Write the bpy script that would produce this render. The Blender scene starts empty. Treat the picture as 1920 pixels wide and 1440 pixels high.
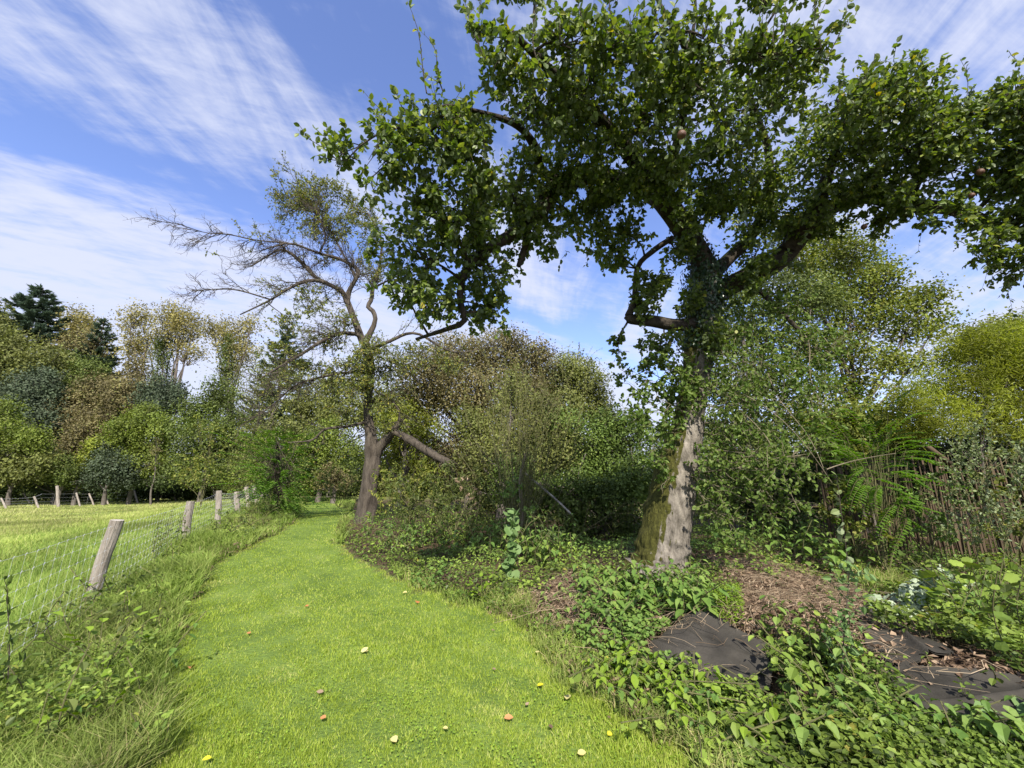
import bpy, math, numpy as np
from mathutils import Vector
PI = math.pi
rng = np.random.default_rng(7)
C = bpy.context.scene.collection
sc = bpy.context.scene

# ------------------------------------------------------------------ camera
F = 760.0; PITCH = math.radians(13.9); EYE = np.array([0., 0., 1.5])
cp, sp = math.cos(PITCH), math.sin(PITCH)
cd = bpy.data.cameras.new('camera'); cam = bpy.data.objects.new('camera', cd); C.objects.link(cam)
cam.location = EYE; cam.rotation_euler = (PI/2 + PITCH, 0, 0)
cd.sensor_width = 36; cd.lens = 36*F/1920; cd.clip_start = .05; cd.clip_end = 3000
sc.camera = cam

# ------------------------------------------------------------------ light
SUN_EL, SUN_AZ = math.radians(42), math.radians(175)     # azimuth clockwise from +Y (view direction): behind, a little right
sd = bpy.data.lights.new('sun', 'SUN'); sun = bpy.data.objects.new('sun', sd); C.objects.link(sun)
sd.energy = 4.6; sd.angle = math.radians(0.9); sd.color = (1, .93, .82)
svec = Vector((math.sin(SUN_AZ)*math.cos(SUN_EL), math.cos(SUN_AZ)*math.cos(SUN_EL), math.sin(SUN_EL)))
sun.rotation_euler = svec.to_track_quat('Z', 'Y').to_euler()

w = bpy.data.worlds.new('World'); sc.world = w; w.use_nodes = True
nt = w.node_tree; N = nt.nodes; L = nt.links; N.clear()
def nd(t, **k):
    n = N.new(t)
    for a, b in k.items(): setattr(n, a, b)
    return n
def mth(op, a, b=None, c=None, clamp=False):
    n = nd('ShaderNodeMath', operation=op, use_clamp=clamp)
    for i, v in enumerate((a, b, c)):
        if v is None: continue
        if isinstance(v, (int, float)): n.inputs[i].default_value = v
        else: L.new(v, n.inputs[i])
    return n.outputs[0]
def smooth(v, lo, hi, a=0., b=1.):
    n = nd('ShaderNodeMapRange', interpolation_type='SMOOTHSTEP')
    L.new(v, n.inputs['Value'])
    for k, x in (('From Min', lo), ('From Max', hi), ('To Min', a), ('To Max', b)): n.inputs[k].default_value = x
    return n.outputs['Result']
tc = nd('ShaderNodeTexCoord')
sep = nd('ShaderNodeSeparateXYZ'); L.new(tc.outputs['Generated'], sep.inputs[0])
zz = mth('MAXIMUM', sep.outputs['Z'], 0.0); zp = mth('ADD', zz, .12)
U = mth('DIVIDE', sep.outputs['X'], zp); V = mth('DIVIDE', sep.outputs['Y'], zp)
uv = nd('ShaderNodeCombineXYZ'); L.new(U, uv.inputs[0]); L.new(V, uv.inputs[1])
def noise(rot, scale, sc_, detail, rough=.55, dist=0., loc=(0, 0, 0)):
    m1 = nd('ShaderNodeMapping'); L.new(uv.outputs[0], m1.inputs['Vector'])
    m1.inputs['Rotation'].default_value = (0, 0, math.radians(rot))
    m = nd('ShaderNodeMapping'); L.new(m1.outputs[0], m.inputs['Vector'])
    m.inputs['Scale'].default_value = (*scale, 1); m.inputs['Location'].default_value = loc
    n = nd('ShaderNodeTexNoise'); L.new(m.outputs[0], n.inputs['Vector'])
    n.inputs['Scale'].default_value = sc_; n.inputs['Detail'].default_value = detail
    n.inputs['Roughness'].default_value = rough; n.inputs['Distortion'].default_value = dist
    return n.outputs['Fac']
# a high cloud sheet lying in banks across the sky: s = distance from the clear lane, in cloud-plane units
warp = noise(0, (1, .5), 2.2, 4, .55, .2, (1.7, .4, 0))
s0 = mth('ADD', mth('MULTIPLY', mth('ADD', U, 1.25), -.634), mth('MULTIPLY', mth('ADD', V, -.7), .775))
s1 = mth('ADD', s0, mth('MULTIPLY', mth('ADD', warp, -.5), .42))
rp = nd('ShaderNodeValToRGB'); rp.color_ramp.interpolation = 'EASE'
el = rp.color_ramp.elements
while len(el) < 11: el.new(.5)
for e_, (sv, cv) in zip(el, [(-1.9, .62), (-1.2, .55), (-.85, .34), (-.66, .10), (-.50, .48), (-.25, .58), (-.13, .36), (-.02, .06), (.08, .52), (.28, .90), (1.2, .92)]):
    e_.position = (sv+1.9)/3.1; e_.color = (cv, cv, cv, 1)
L.new(mth('DIVIDE', mth('ADD', s1, 1.9), 3.1), rp.inputs[0])
streak = noise(4, (1.15, .2), 4.2, 9, .62, .5, (5, 2, 0))
ripple = noise(-36, (.42, 1.2), 6.5, 5, .6, .45, (3, 9, 0))
fine = noise(-20, (.5, 1.2), 17, 4, .65, .3)
wsel = smooth(s1, -.15, .12)                       # streaks on one side of the clear lane, rippled rows on the other
wst = mth('ADD', mth('MULTIPLY', wsel, -.42), .62); wrp = mth('ADD', mth('MULTIPLY', wsel, .34), .14)
low = smooth(sep.outputs['Z'], .42, .06)
det = mth('ADD', mth('MULTIPLY', streak, wst), mth('ADD', mth('MULTIPLY', ripple, wrp), mth('MULTIPLY', fine, .24)))
v_ = mth('ADD', rp.outputs[0], mth('ADD', mth('MULTIPLY', mth('ADD', det, -.5), 2.8), mth('MULTIPLY', low, .34)))
dens = mth('MULTIPLY', smooth(v_, .10, .98), .92)
sky = nd('ShaderNodeTexSky', sky_type='NISHITA', sun_disc=False)
sky.sun_elevation = SUN_EL; sky.sun_rotation = SUN_AZ
sky.air_density = 1.0; sky.dust_density = .5; sky.ozone_density = 3.2
mix = nd('ShaderNodeMix', data_type='RGBA')
tint = nd('ShaderNodeMix', data_type='RGBA', blend_type='MULTIPLY'); tint.inputs['Factor'].default_value = 1
L.new(sky.outputs[0], tint.inputs['A']); tint.inputs['B'].default_value = (1.20, 1.10, 1.32, 1)     # the phone's violet-leaning white balance
L.new(dens, mix.inputs['Factor']); L.new(tint.outputs['Result'], mix.inputs['A'])
mix.inputs['B'].default_value = (3.4, 3.6, 4.4, 1)
bg = nd('ShaderNodeBackground'); bg.inputs['Strength'].default_value = .12
L.new(mix.outputs['Result'], bg.inputs['Color'])
wo = nd('ShaderNodeOutputWorld'); L.new(bg.outputs[0], wo.inputs[0])

sc.view_settings.view_transform = 'Standard'; sc.view_settings.look = 'None'
sc.view_settings.exposure = 0.96; sc.view_settings.gamma = 1
sc.render.engine = 'CYCLES'
cy = sc.cycles; cy.max_bounces = 5; cy.diffuse_bounces = 3; cy.glossy_bounces = 2; cy.transmission_bounces = 3
cy.use_denoising = True; cy.caustics_reflective = False; cy.caustics_refractive = False
cy.sample_clamp_indirect = 4

# ------------------------------------------------------------------ helpers
def ray(px, py):
    u = (px-960)/F; v = (720-py)/F
    return np.array([u, cp - v*sp, sp + v*cp])
def P(px, py, Y):
    r = ray(px, py); return EYE + r*(Y/r[1])
def depth(p): return (p[1]*cp + (p[2]-EYE[2])*sp)
def m2(px, p): return px/F*depth(p)                  # length on the photo -> metres at point p
def S(a, b, x):
    t = np.clip((np.asarray(x, float)-a)/(b-a), 0, 1); return t*t*(3-2*t)
def sn(x, y, s, k=0.):
    """cheap smooth noise, -1..1"""
    x = np.asarray(x, float)*s + k*13.7; y = np.asarray(y, float)*s + k*7.3
    return (np.sin(x*1.0+1.3*np.sin(y*.8+k)) + np.sin(y*1.13+1.7*np.sin(x*.71+2*k)) + np.sin((x+y)*.77+k*3+np.sin(x*1.9)))/3
def fence_x(y): return -2.15 - .5*y
def gz(x, y):
    x = np.asarray(x, float); y = np.asarray(y, float)
    s_ = fence_x(y) - x                      # metres beyond the fence, into the meadow
    side = 1 - .85*S(.5, 9, s_)
    z = .40*S(3, 13, y)*side
    z = z - .22*S(14, 34, y)*S(2, 12, s_)
    z = z + .24*np.exp(-(((x-2.2)/1.9)**2 + ((y-5.7)/1.9)**2))
    z = z + .22*np.exp(-(((x-2.2)/.95)**2 + ((y-4.0)/.55)**2))
    z = z + .16*np.exp(-(((x-3.7)/1.1)**2 + ((y-3.2)/.7)**2))
    z = z + .10*S(1.2, 3.5, x)*S(1, 3, y)
    return z + .025*sn(x, y, 1.1, 1)*S(2, 6, y) + .012*sn(x, y, 3.1, 2) + .08*sn(x, y, .16, 3)*S(12, 30, y)*S(0, 6, s_)
def G(px, py):
    r = ray(px, py); t0 = .5; f0 = 1
    for t in np.geomspace(.8, 400, 900):
        p = EYE + r*t
        if p[2] < gz(p[0], p[1]):
            a, b = t0, t
            for _ in range(25):
                m = (a+b)/2; q = EYE + r*m
                if q[2] < gz(q[0], q[1]): b = m
                else: a = m
            return EYE + r*b
        t0 = t
    return EYE + r*60
def gp(x, y): return np.array([x, y, float(gz(x, y))])
def gpoly(pts): return np.array([G(*p)[:2] for p in pts])
def inpoly(x, y, poly):
    x = np.asarray(x); y = np.asarray(y); c = np.zeros(x.shape, bool); n = len(poly)
    for i in range(n):
        x1, y1 = poly[i]; x2, y2 = poly[(i+1) % n]
        if y1 == y2: continue
        c ^= ((y1 > y) != (y2 > y)) & (x < (x2-x1)*(y-y1)/(y2-y1) + x1)
    return c
def unit(v): return v/np.maximum(np.linalg.norm(v, axis=-1, keepdims=True), 1e-9)
def rv(n): return unit(rng.normal(size=(n, 3)))

class MB:
    def __init__(s): s.V = []; s.T = []; s.R = []; s.M = []; s.n = 0
    def add(s, V, T, R=None, mat=0):
        V = np.asarray(V, float).reshape(-1, 3); T = np.asarray(T, int).reshape(-1, 3)
        if len(V) == 0: return
        s.V.append(V); s.T.append(T + s.n); s.n += len(V)
        s.R.append(np.zeros(len(V)) if R is None else np.asarray(R, float)); s.M.append(np.full(len(T), mat))
    def build(s, name, mats, parent=None, smooth=False, origin=(0, 0, 0)):
        V = np.concatenate(s.V) - np.asarray(origin, float); T = np.concatenate(s.T); R = np.concatenate(s.R); M = np.concatenate(s.M)
        me = bpy.data.meshes.new(name)
        me.vertices.add(len(V)); me.vertices.foreach_set('co', V.astype(np.float32).ravel())
        me.loops.add(len(T)*3); me.loops.foreach_set('vertex_index', T.astype(np.int32).ravel())
        me.polygons.add(len(T)); me.polygons.foreach_set('loop_start', np.arange(0, len(T)*3, 3, dtype=np.int32))
        me.polygons.foreach_set('material_index', M.astype(np.int32))
        me.polygons.foreach_set('use_smooth', np.full(len(T), bool(smooth)))
        a = me.attributes.new('rnd', 'FLOAT', 'POINT'); a.data.foreach_set('value', R.astype(np.float32))
        for m in (mats if isinstance(mats, (list, tuple)) else [mats]): me.materials.append(m)
        me.update(calc_edges=True)
        o = bpy.data.objects.new(name, me); C.objects.link(o)
        if parent is not None: o.parent = parent
        else: o.location = origin
        return o
def tag(o, label, cat=None, group=None, kind=None):
    o['label'] = label
    if cat: o['category'] = cat
    if group: o['group'] = group
    if kind: o['kind'] = kind
    return o
def thing(name, loc, label, cat, group=None):
    o = bpy.data.objects.new(name, None); C.objects.link(o); o.location = tuple(loc); o.empty_display_size = .1
    return tag(o, label, cat, group)
def dup(root, loc, rotz=0, scale=1, label=None, group=None):
    r = root.copy(); C.objects.link(r); r.location = tuple(loc); r.rotation_euler = (0, 0, rotz); r.scale = (scale,)*3
    if label: r['label'] = label
    if group: r['group'] = group
    for ch in list(root.children):
        c = ch.copy(); C.objects.link(c); c.parent = r
        for g in ch.children:
            d = g.copy(); C.objects.link(d); d.parent = c
    return r

# leaf templates: (along, across, up), triangles
T_OVAL = (np.array([[0,0,0],[.22,.34,.07],[.55,.46,.06],[.82,.26,-.02],[1,0,-.12],[.82,-.26,-.02],[.55,-.46,.06],[.22,-.34,.07],[.35,0,-.02],[.7,0,-.05]]),
          np.array([[0,8,1],[1,8,2],[8,9,2],[2,9,3],[9,4,3],[0,7,8],[7,6,8],[8,6,9],[6,5,9],[9,5,4]]))
T_MID = (np.array([[0,0,0],[.3,.42,.07],[.7,.36,.03],[1,0,-.12],[.7,-.36,.03],[.3,-.42,.07]]),
         np.array([[0,3,1],[1,3,2],[0,5,3],[5,4,3]]))
T_RHO = (np.array([[0,0,0],[.42,.5,.06],[1,0,-.08],[.42,-.5,.06]]), np.array([[0,2,1],[0,3,2]]))
def circ(n, heart=True):
    a = np.linspace(0, 2*PI, n, endpoint=False); r = .5 + (.06*np.cos(3*a) if heart else .05*np.cos(9*a))
    v = np.c_[.5-r*np.cos(a), r*np.sin(a), .07*np.cos(2*a)]; v[0] = (.1, 0, 0)
    return np.r_[v, [[.45, 0, -.05]]], np.array([[i, (i+1) % n, n][::-1] for i in range(n)])
T_RND = circ(10); T_LOBE = circ(18, False)
T_NET = (np.array([[0,0,0],[.12,.34,.02],[.35,.42,.05],[.65,.26,.0],[1,0,-.16],[.65,-.26,0],[.35,-.42,.05],[.12,-.34,.02],[.3,0,-.05],[.65,0,-.07]]),
         np.array([[0,8,1],[1,8,2],[8,9,2],[2,9,3],[9,4,3],[0,7,8],[7,6,8],[8,6,9],[6,5,9],[9,5,4]]))
def leaves(mb, pos, d, n, Ln, Wd, tm=T_MID, mat=0, rnd=None, curl=.0):
    k = len(pos)
    if k == 0: return
    d = unit(d); t = unit(np.cross(n, d)); n = np.cross(d, t)
    Ln = np.broadcast_to(Ln, (k,)); Wd = np.broadcast_to(Wd, (k,))
    v, tr = tm
    up = v[:, 2][None, :, None] * (1 + curl*rng.normal(size=(k, 1, 1))) if curl else v[:, 2][None, :, None]
    X = pos[:, None] + Ln[:, None, None]*(v[:, 0][None, :, None]*d[:, None] + up*n[:, None]) + Wd[:, None, None]*v[:, 1][None, :, None]*t[:, None]
    Fc = (tr[None] + (np.arange(k)*len(v))[:, None, None]).reshape(-1, 3)
    r = rng.random(k) if rnd is None else rnd
    mb.add(X.reshape(-1, 3), Fc, np.repeat(r, len(v)), mat)
def tubes(mb, pts, rad, sides=4, mat=0, rough=0., cap=True):
    """pts (N,m,3), rad (N,m)"""
    pts = np.asarray(pts, float); rad = np.broadcast_to(np.asarray(rad, float), pts.shape[:2])
    Nn, m, _ = pts.shape
    tg = np.gradient(pts, axis=1); tg = unit(tg)
    ref = np.where(np.abs(tg[:, :1, 2:3]) > .85, np.array([[[1., .1, 0]]]), np.array([[[.05, .1, 1.]]]))
    a = unit(np.cross(tg, np.broadcast_to(ref, tg.shape))); b = np.cross(tg, a)
    th = np.arange(sides)*2*PI/sides
    rr = rad[..., None]*np.ones(sides)
    if rough: rr = rr*(1 + rough*(sn(th[None, None]*2.2, np.arange(m)[None, :, None]*.35, 1.3, 1)+ .6*sn(th[None, None]*5, np.arange(m)[None, :, None]*.9, 1., 4)))
    R = a[:, :, None]*np.cos(th)[None, None, :, None] + b[:, :, None]*np.sin(th)[None, None, :, None]
    X = pts[:, :, None] + R*rr[..., None]
    i = np.arange(m-1)[:, None]; j = np.arange(sides)[None]; j2 = (j+1) % sides
    q = np.stack([i*sides+j, i*sides+j2, (i+1)*sides+j2, (i+1)*sides+j], -1).reshape(-1, 4)
    T = np.r_[q[:, [0, 1, 2]], q[:, [0, 2, 3]]]
    if cap: T = np.r_[T, [[(m-1)*sides, (m-1)*sides+k, (m-1)*sides+k+1] for k in range(1, sides-1)]]
    Fc = (T[None] + (np.arange(Nn)*m*sides)[:, None, None]).reshape(-1, 3)
    mb.add(X.reshape(-1, 3), Fc, np.repeat(rng.random(Nn), m*sides), mat)
def spline(pts, n):
    p = np.asarray(pts, float); m = len(p)
    q = np.r_[[2*p[0]-p[1]], p, [2*p[-1]-p[-2]]]
    t = np.linspace(0, m-1-1e-6, n); i = t.astype(int); f = (t-i)[:, None]
    a, b, c, d = q[i], q[i+1], q[i+2], q[i+3]
    return .5*(2*b + (c-a)*f + (2*a-5*b+4*c-d)*f**2 + (3*b-a-3*c+d)*f**3)
def limb(pp, n=None):
    """[(px,py,Y,r)] -> smooth (m,4) array"""
    q = np.array([[*P(a, b, y), r] for a, b, y, r in pp]); return spline(q, n or len(q)*5)
def curve(a, b, m=5, sag=0., wob=.1):
    """(N,3) starts and ends -> (N,m,3)"""
    a = np.atleast_2d(a); b = np.atleast_2d(b); t = np.linspace(0, 1, m)[None, :, None]
    ln = np.linalg.norm(b-a, axis=1)[:, None, None]
    w_ = rng.normal(size=(len(a), 1, 3))*wob*ln*np.sin(t*PI) + rng.normal(size=(len(a), 1, 3))*wob*.4*ln*np.sin(2*PI*t)
    c = a[:, None]*(1-t) + b[:, None]*t + w_; c[..., 2] -= (sag*ln*4*t*(1-t))[..., 0]*1.
    return c
def spawn(par, n, ln, ang=.8, wob=.25, bias=(0, 0, 0), m=5, lo=.25, hi=1.):
    """child twigs growing from parent polylines (N,m,3)"""
    N_, M_, _ = par.shape; i = rng.integers(0, N_, n); t = rng.uniform(lo, hi, n)*(M_-1-1e-6); k = t.astype(int); f = (t-k)[:, None]
    st = par[i, k]*(1-f) + par[i, k+1]*f; tg = unit(par[i, k+1]-par[i, k])
    d = unit(tg + ang*rv(n) + np.asarray(bias)*.5)
    l = ln*rng.uniform(.45, 1.25, n)[:, None]; out = [st]; cur = st
    for s in range(m-1):
        d = unit(d + wob*rng.normal(size=(n, 3)) + np.asarray(bias)*.35); cur = cur + d*l/(m-1); out.append(cur)
    return np.stack(out, 1)
def leaf_on(mb, tw, k, Ln, Wd, tm=T_MID, mat=0, out=1., droop=.3, upn=.6, lo=.15, curl=.5, rnd=None):
    """k leaves along every twig (N,m,3)"""
    n, m, _ = tw.shape
    if n == 0: return
    t = np.tile(np.linspace(lo, 1, k), n) + rng.normal(size=n*k)*.04; t = np.clip(t, 0, 1)*(m-1-1e-6); i = np.repeat(np.arange(n), k)
    q = t.astype(int); f = (t-q)[:, None]
    pos = tw[i, q]*(1-f) + tw[i, q+1]*f; tg = unit(tw[i, q+1]-tw[i, q])
    d = unit(.5*tg + out*rv(n*k) + np.array([0, 0, -droop])); nn = unit(np.array([0, 0, upn]) + rv(n*k)*.8 - svec_np*0)
    s = rng.uniform(.65, 1.2, n*k)
    leaves(mb, pos, d, nn, Ln*s, Wd*s, tm, mat, curl=curl, rnd=rnd)
svec_np = np.array(svec)

# ------------------------------------------------------------------ materials
def new_mat(name):
    m = bpy.data.materials.new(name); m.use_nodes = True; t = m.node_tree; t.nodes.clear()
    o = t.nodes.new('ShaderNodeOutputMaterial'); return m, t, t.nodes, t.links, o
def ramp(n, l, fac, cols):
    r = n.new('ShaderNodeValToRGB'); e = r.color_ramp.elements
    while len(e) < len(cols): e.new(.5)
    for i, c in enumerate(cols):
        if len(c) == 4: e[i].position = c[3]
        else: e[i].position = i/(len(cols)-1)
        e[i].color = (*c[:3], 1)
    l.new(fac, r.inputs[0]); return r.outputs[0]
def sat(c, g=1.33, k=1.12):
    y = .3*c[0]+.6*c[1]+.1*c[2]
    if c[1] < c[0]*1.04: g, k = 1.12, 1.04      # dry and autumn tones stay as they are
    return tuple(max(.004, (y+(v-y)*k)*g) for v in c)
def leaf_mat(name, cols, back=None, trans=.3, rough=.55, spec=.22, clump=0.):
    cols = [(*sat(c[:3]), *c[3:]) for c in cols]; back = back and sat(back, 1.0)
    m, t, n, l, o = new_mat(name)
    at = n.new('ShaderNodeAttribute'); at.attribute_name = 'rnd'; fac = at.outputs['Fac']
    col = ramp(n, l, fac, cols)
    if clump:
        g = n.new('ShaderNodeNewGeometry'); no = n.new('ShaderNodeTexNoise'); no.inputs['Scale'].default_value = clump; no.inputs['Detail'].default_value = 2
        l.new(g.outputs['Position'], no.inputs['Vector'])
        mr = n.new('ShaderNodeMapRange'); mr.inputs['From Min'].default_value = .35; mr.inputs['From Max'].default_value = .65
        mr.inputs['To Min'].default_value = .62; mr.inputs['To Max'].default_value = 1.38; l.new(no.outputs['Fac'], mr.inputs['Value'])
        mm = n.new('ShaderNodeMix'); mm.data_type = 'RGBA'; mm.blend_type = 'MULTIPLY'; mm.inputs['Factor'].default_value = 1
        l.new(col, mm.inputs['A']); l.new(mr.outputs[0], mm.inputs['B']); col = mm.outputs['Result']
    base = col
    if back:
        g = n.new('ShaderNodeNewGeometry'); mx = n.new('ShaderNodeMix'); mx.data_type = 'RGBA'
        l.new(g.outputs['Backfacing'], mx.inputs['Factor']); l.new(col, mx.inputs['A']); mx.inputs['B'].default_value = (*back, 1); base = mx.outputs['Result']
    p = n.new('ShaderNodeBsdfPrincipled'); p.inputs['Roughness'].default_value = rough; p.inputs['Specular IOR Level'].default_value = spec
    l.new(base, p.inputs['Base Color'])
    tr = n.new('ShaderNodeBsdfTranslucent'); hs = n.new('ShaderNodeHueSaturation'); hs.inputs['Saturation'].default_value = 1.15; hs.inputs['Value'].default_value = 1.5
    l.new(col, hs.inputs['Color']); l.new(hs.outputs[0], tr.inputs['Color'])
    ms = n.new('ShaderNodeMixShader'); ms.inputs[0].default_value = trans
    l.new(p.outputs[0], ms.inputs[1]); l.new(tr.outputs[0], ms.inputs[2]); l.new(ms.outputs[0], o.inputs[0])
    return m
def rough_mat(name, c1, c2, scale=8, rough=.9, bump=.4, bs=None, stretch=(1, 1, 1), moss=None, spec=.2):
    m, t, n, l, o = new_mat(name)
    tcn = n.new('ShaderNodeTexCoord'); mp = n.new('ShaderNodeMapping'); mp.inputs['Scale'].default_value = stretch; l.new(tcn.outputs['Object'], mp.inputs[0])
    no = n.new('ShaderNodeTexNoise'); no.inputs['Scale'].default_value = scale; no.inputs['Detail'].default_value = 8; no.inputs['Roughness'].default_value = .65; l.new(mp.outputs[0], no.inputs['Vector'])
    col = ramp(n, l, no.outputs['Fac'], [(*c1, .3), (*c2, .7)])
    if moss:
        g = n.new('ShaderNodeNewGeometry'); dt = n.new('ShaderNodeVectorMath'); dt.operation = 'DOT_PRODUCT'
        l.new(g.outputs['Normal'], dt.inputs[0]); dt.inputs[1].default_value = moss[1]
        n2 = n.new('ShaderNodeTexNoise'); n2.inputs['Scale'].default_value = 4; n2.inputs['Detail'].default_value = 10; n2.inputs['Roughness'].default_value = .75; l.new(tcn.outputs['Object'], n2.inputs['Vector'])
        ad = n.new('ShaderNodeMath'); ad.operation = 'ADD'; l.new(dt.outputs['Value'], ad.inputs[0]); l.new(n2.outputs['Fac'], ad.inputs[1])
        mr = n.new('ShaderNodeMapRange'); mr.inputs['From Min'].default_value = moss[2]; mr.inputs['From Max'].default_value = moss[2]+.07; l.new(ad.outputs[0], mr.inputs['Value'])
        mx = n.new('ShaderNodeMix'); mx.data_type = 'RGBA'; l.new(mr.outputs[0], mx.inputs['Factor']); l.new(col, mx.inputs['A'])
        n3 = n.new('ShaderNodeTexNoise'); n3.inputs['Scale'].default_value = 30; l.new(tcn.outputs['Object'], n3.inputs['Vector'])
        mc = ramp(n, l, n3.outputs['Fac'], [(*[c*.55 for c in moss[0]], .35), (*moss[0], .65)])
        l.new(mc, mx.inputs['B']); col = mx.outputs['Result']
    p = n.new('ShaderNodeBsdfPrincipled'); p.inputs['Roughness'].default_value = rough; p.inputs['Specular IOR Level'].default_value = spec; l.new(col, p.inputs['Base Color'])
    nb = n.new('ShaderNodeTexNoise'); nb.inputs['Scale'].default_value = bs or scale*2; nb.inputs['Detail'].default_value = 8; nb.inputs['Roughness'].default_value = .7; l.new(mp.outputs[0], nb.inputs['Vector'])
    b = n.new('ShaderNodeBump'); b.inputs['Strength'].default_value = bump; b.inputs['Distance'].default_value = .07; l.new(nb.outputs['Fac'], b.inputs['Height']); l.new(b.outputs[0], p.inputs['Normal'])
    l.new(p.outputs[0], o.inputs[0]); return m

M = {}
M['pear_leaf'] = leaf_mat('pear_leaf', [(.044,.068,.016), (.070,.105,.025), (.105,.145,.036), (.16,.19,.05), (.30,.26,.05)], back=(.125,.160,.075), trans=.36, rough=.45, spec=.3)
M['pear_leaf'].node_tree.nodes['Color Ramp'].color_ramp.elements[3].position = .97
M['sucker_leaf'] = leaf_mat('sucker_leaf', [(.06,.085,.022), (.095,.135,.038), (.14,.18,.06)], back=(.105,.165,.045), trans=.38, rough=.5, spec=.18)
M['ivy'] = leaf_mat('ivy', [(.012,.028,.012), (.025,.05,.02)], trans=.08, rough=.35, spec=.5)
M['apple_leaf'] = leaf_mat('apple_leaf', [(.07,.095,.022), (.11,.14,.035), (.18,.19,.05), (.26,.22,.05)], back=(.14,.16,.09), trans=.3)
M['green'] = leaf_mat('green', [(.042,.058,.018), (.075,.098,.030), (.115,.140,.045)], trans=.25, clump=.6)
M['fresh'] = leaf_mat('fresh', [(.062,.085,.020), (.105,.135,.034), (.17,.195,.055)], trans=.3, clump=.8)
M['olive'] = leaf_mat('olive', [(.060,.072,.026), (.100,.112,.038), (.150,.160,.055)], trans=.25, clump=.6)
M['brown'] = leaf_mat('brown', [(.070,.064,.030), (.115,.100,.046), (.165,.145,.065), (.115,.13,.045)], trans=.25, clump=.6)
M['yellow'] = leaf_mat('yellow', [(.15,.145,.05), (.22,.20,.075), (.29,.255,.10)], trans=.3, clump=.5)
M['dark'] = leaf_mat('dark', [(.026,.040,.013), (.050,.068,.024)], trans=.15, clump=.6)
M['conifer'] = leaf_mat('conifer', [(.066,.095,.066), (.115,.150,.105)], trans=.15, rough=.6)
M['blue'] = leaf_mat('blue', [(.038,.052,.030), (.066,.085,.050)], trans=.12, clump=.6)
M['bamboo'] = leaf_mat('bamboo', [(.10,.125,.028), (.165,.19,.045), (.25,.265,.075)], trans=.4, clump=1.2)
M['hazel'] = leaf_mat('hazel', [(.045,.065,.016), (.085,.11,.028), (.14,.16,.04), (.22,.21,.06)], trans=.3, clump=1.)
M['under'] = leaf_mat('under', [(.038,.060,.016), (.070,.102,.028), (.115,.15,.042)], trans=.2, clump=1.)
M['robinia'] = leaf_mat('robinia', [(.06,.11,.025), (.10,.17,.035)], trans=.35)
M['nettle'] = leaf_mat('nettle', [(.065,.115,.030), (.105,.165,.045), (.15,.205,.06)], back=(.12,.16,.07), trans=.28, rough=.55)
M['cover'] = leaf_mat('cover', [(.055,.085,.022), (.105,.150,.036), (.165,.215,.055), (.28,.27,.06)], back=(.13,.16,.075), trans=.3, rough=.5, clump=1.5)
M['cover'].node_tree.nodes['Color Ramp'].color_ramp.elements[2].position = .96
M['elder'] = leaf_mat('elder', [(.11,.17,.03), (.17,.24,.045)], trans=.35)
M['silver'] = leaf_mat('silver', [(.17,.215,.14), (.31,.35,.26)], trans=.15, rough=.85, spec=.1)
M['glauc'] = leaf_mat('glauc', [(.075,.125,.045), (.12,.175,.072)], trans=.22, rough=.55)
M['grey_leaf'] = leaf_mat('grey_leaf', [(.07,.10,.03), (.11,.145,.055), (.18,.21,.11)], back=(.20,.24,.14), trans=.2, rough=.5)
M['grass'] = leaf_mat('grass', [(.122,.166,.032), (.186,.240,.048), (.262,.318,.074), (.40,.41,.15)], trans=.35, rough=.6, spec=.2)
M['clover'] = leaf_mat('clover', [(.14,.22,.04), (.21,.29,.06)], trans=.3)
M['meadow'] = leaf_mat('meadow', [(.10,.155,.042), (.16,.215,.062), (.25,.275,.10), (.37,.35,.18)], trans=.3, rough=.7, spec=.15, clump=.35)
M['verge'] = leaf_mat('verge', [(.085,.125,.030), (.14,.185,.05), (.20,.235,.08), (.36,.30,.16)], trans=.3, rough=.6, clump=.9)
M['straw'] = leaf_mat('straw', [(.10,.07,.045), (.21,.155,.10), (.36,.29,.20)], trans=.1, rough=.8)
M['litter'] = leaf_mat('litter', [(.05,.033,.022), (.12,.08,.052), (.19,.135,.09), (.32,.24,.165)], trans=.08, rough=.8)
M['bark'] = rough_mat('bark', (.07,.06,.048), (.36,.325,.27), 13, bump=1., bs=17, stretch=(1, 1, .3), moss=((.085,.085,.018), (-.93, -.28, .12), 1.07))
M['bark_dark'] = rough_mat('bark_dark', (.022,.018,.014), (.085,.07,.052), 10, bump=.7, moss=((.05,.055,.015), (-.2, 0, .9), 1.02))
M['bark_old'] = rough_mat('bark_old', (.026,.021,.016), (.125,.105,.083), 11, bump=1., bs=14, stretch=(1, 1, .22))
M['twig'] = rough_mat('twig', (.030,.025,.02), (.085,.070,.055), 12, bump=.2)
M['twig_pale'] = rough_mat('twig_pale', (.10,.085,.055), (.22,.19,.13), 12, bump=.2)
M['twig_green'] = rough_mat('twig_green', (.07,.075,.03), (.14,.13,.06), 12, bump=.1)
M['far_bark'] = rough_mat('far_bark', (.07,.06,.05), (.16,.14,.12), 2, bump=.3)
M['post'] = rough_mat('post', (.17,.145,.12), (.40,.36,.31), 14, bump=.7, stretch=(1, 1, .15), bs=26)
M['wood_end'] = rough_mat('wood_end', (.30,.27,.23), (.48,.44,.38), 14, bump=.3)
M['birch'] = rough_mat('birch', (.11,.10,.08), (.45,.42,.35), 9, bump=.3)
M['reed'] = rough_mat('reed', (.05,.036,.022), (.15,.11,.07), 6, bump=.3, stretch=(1, 1, .2))  # browns darkened to put the shade on the stick fence into its colour
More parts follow.
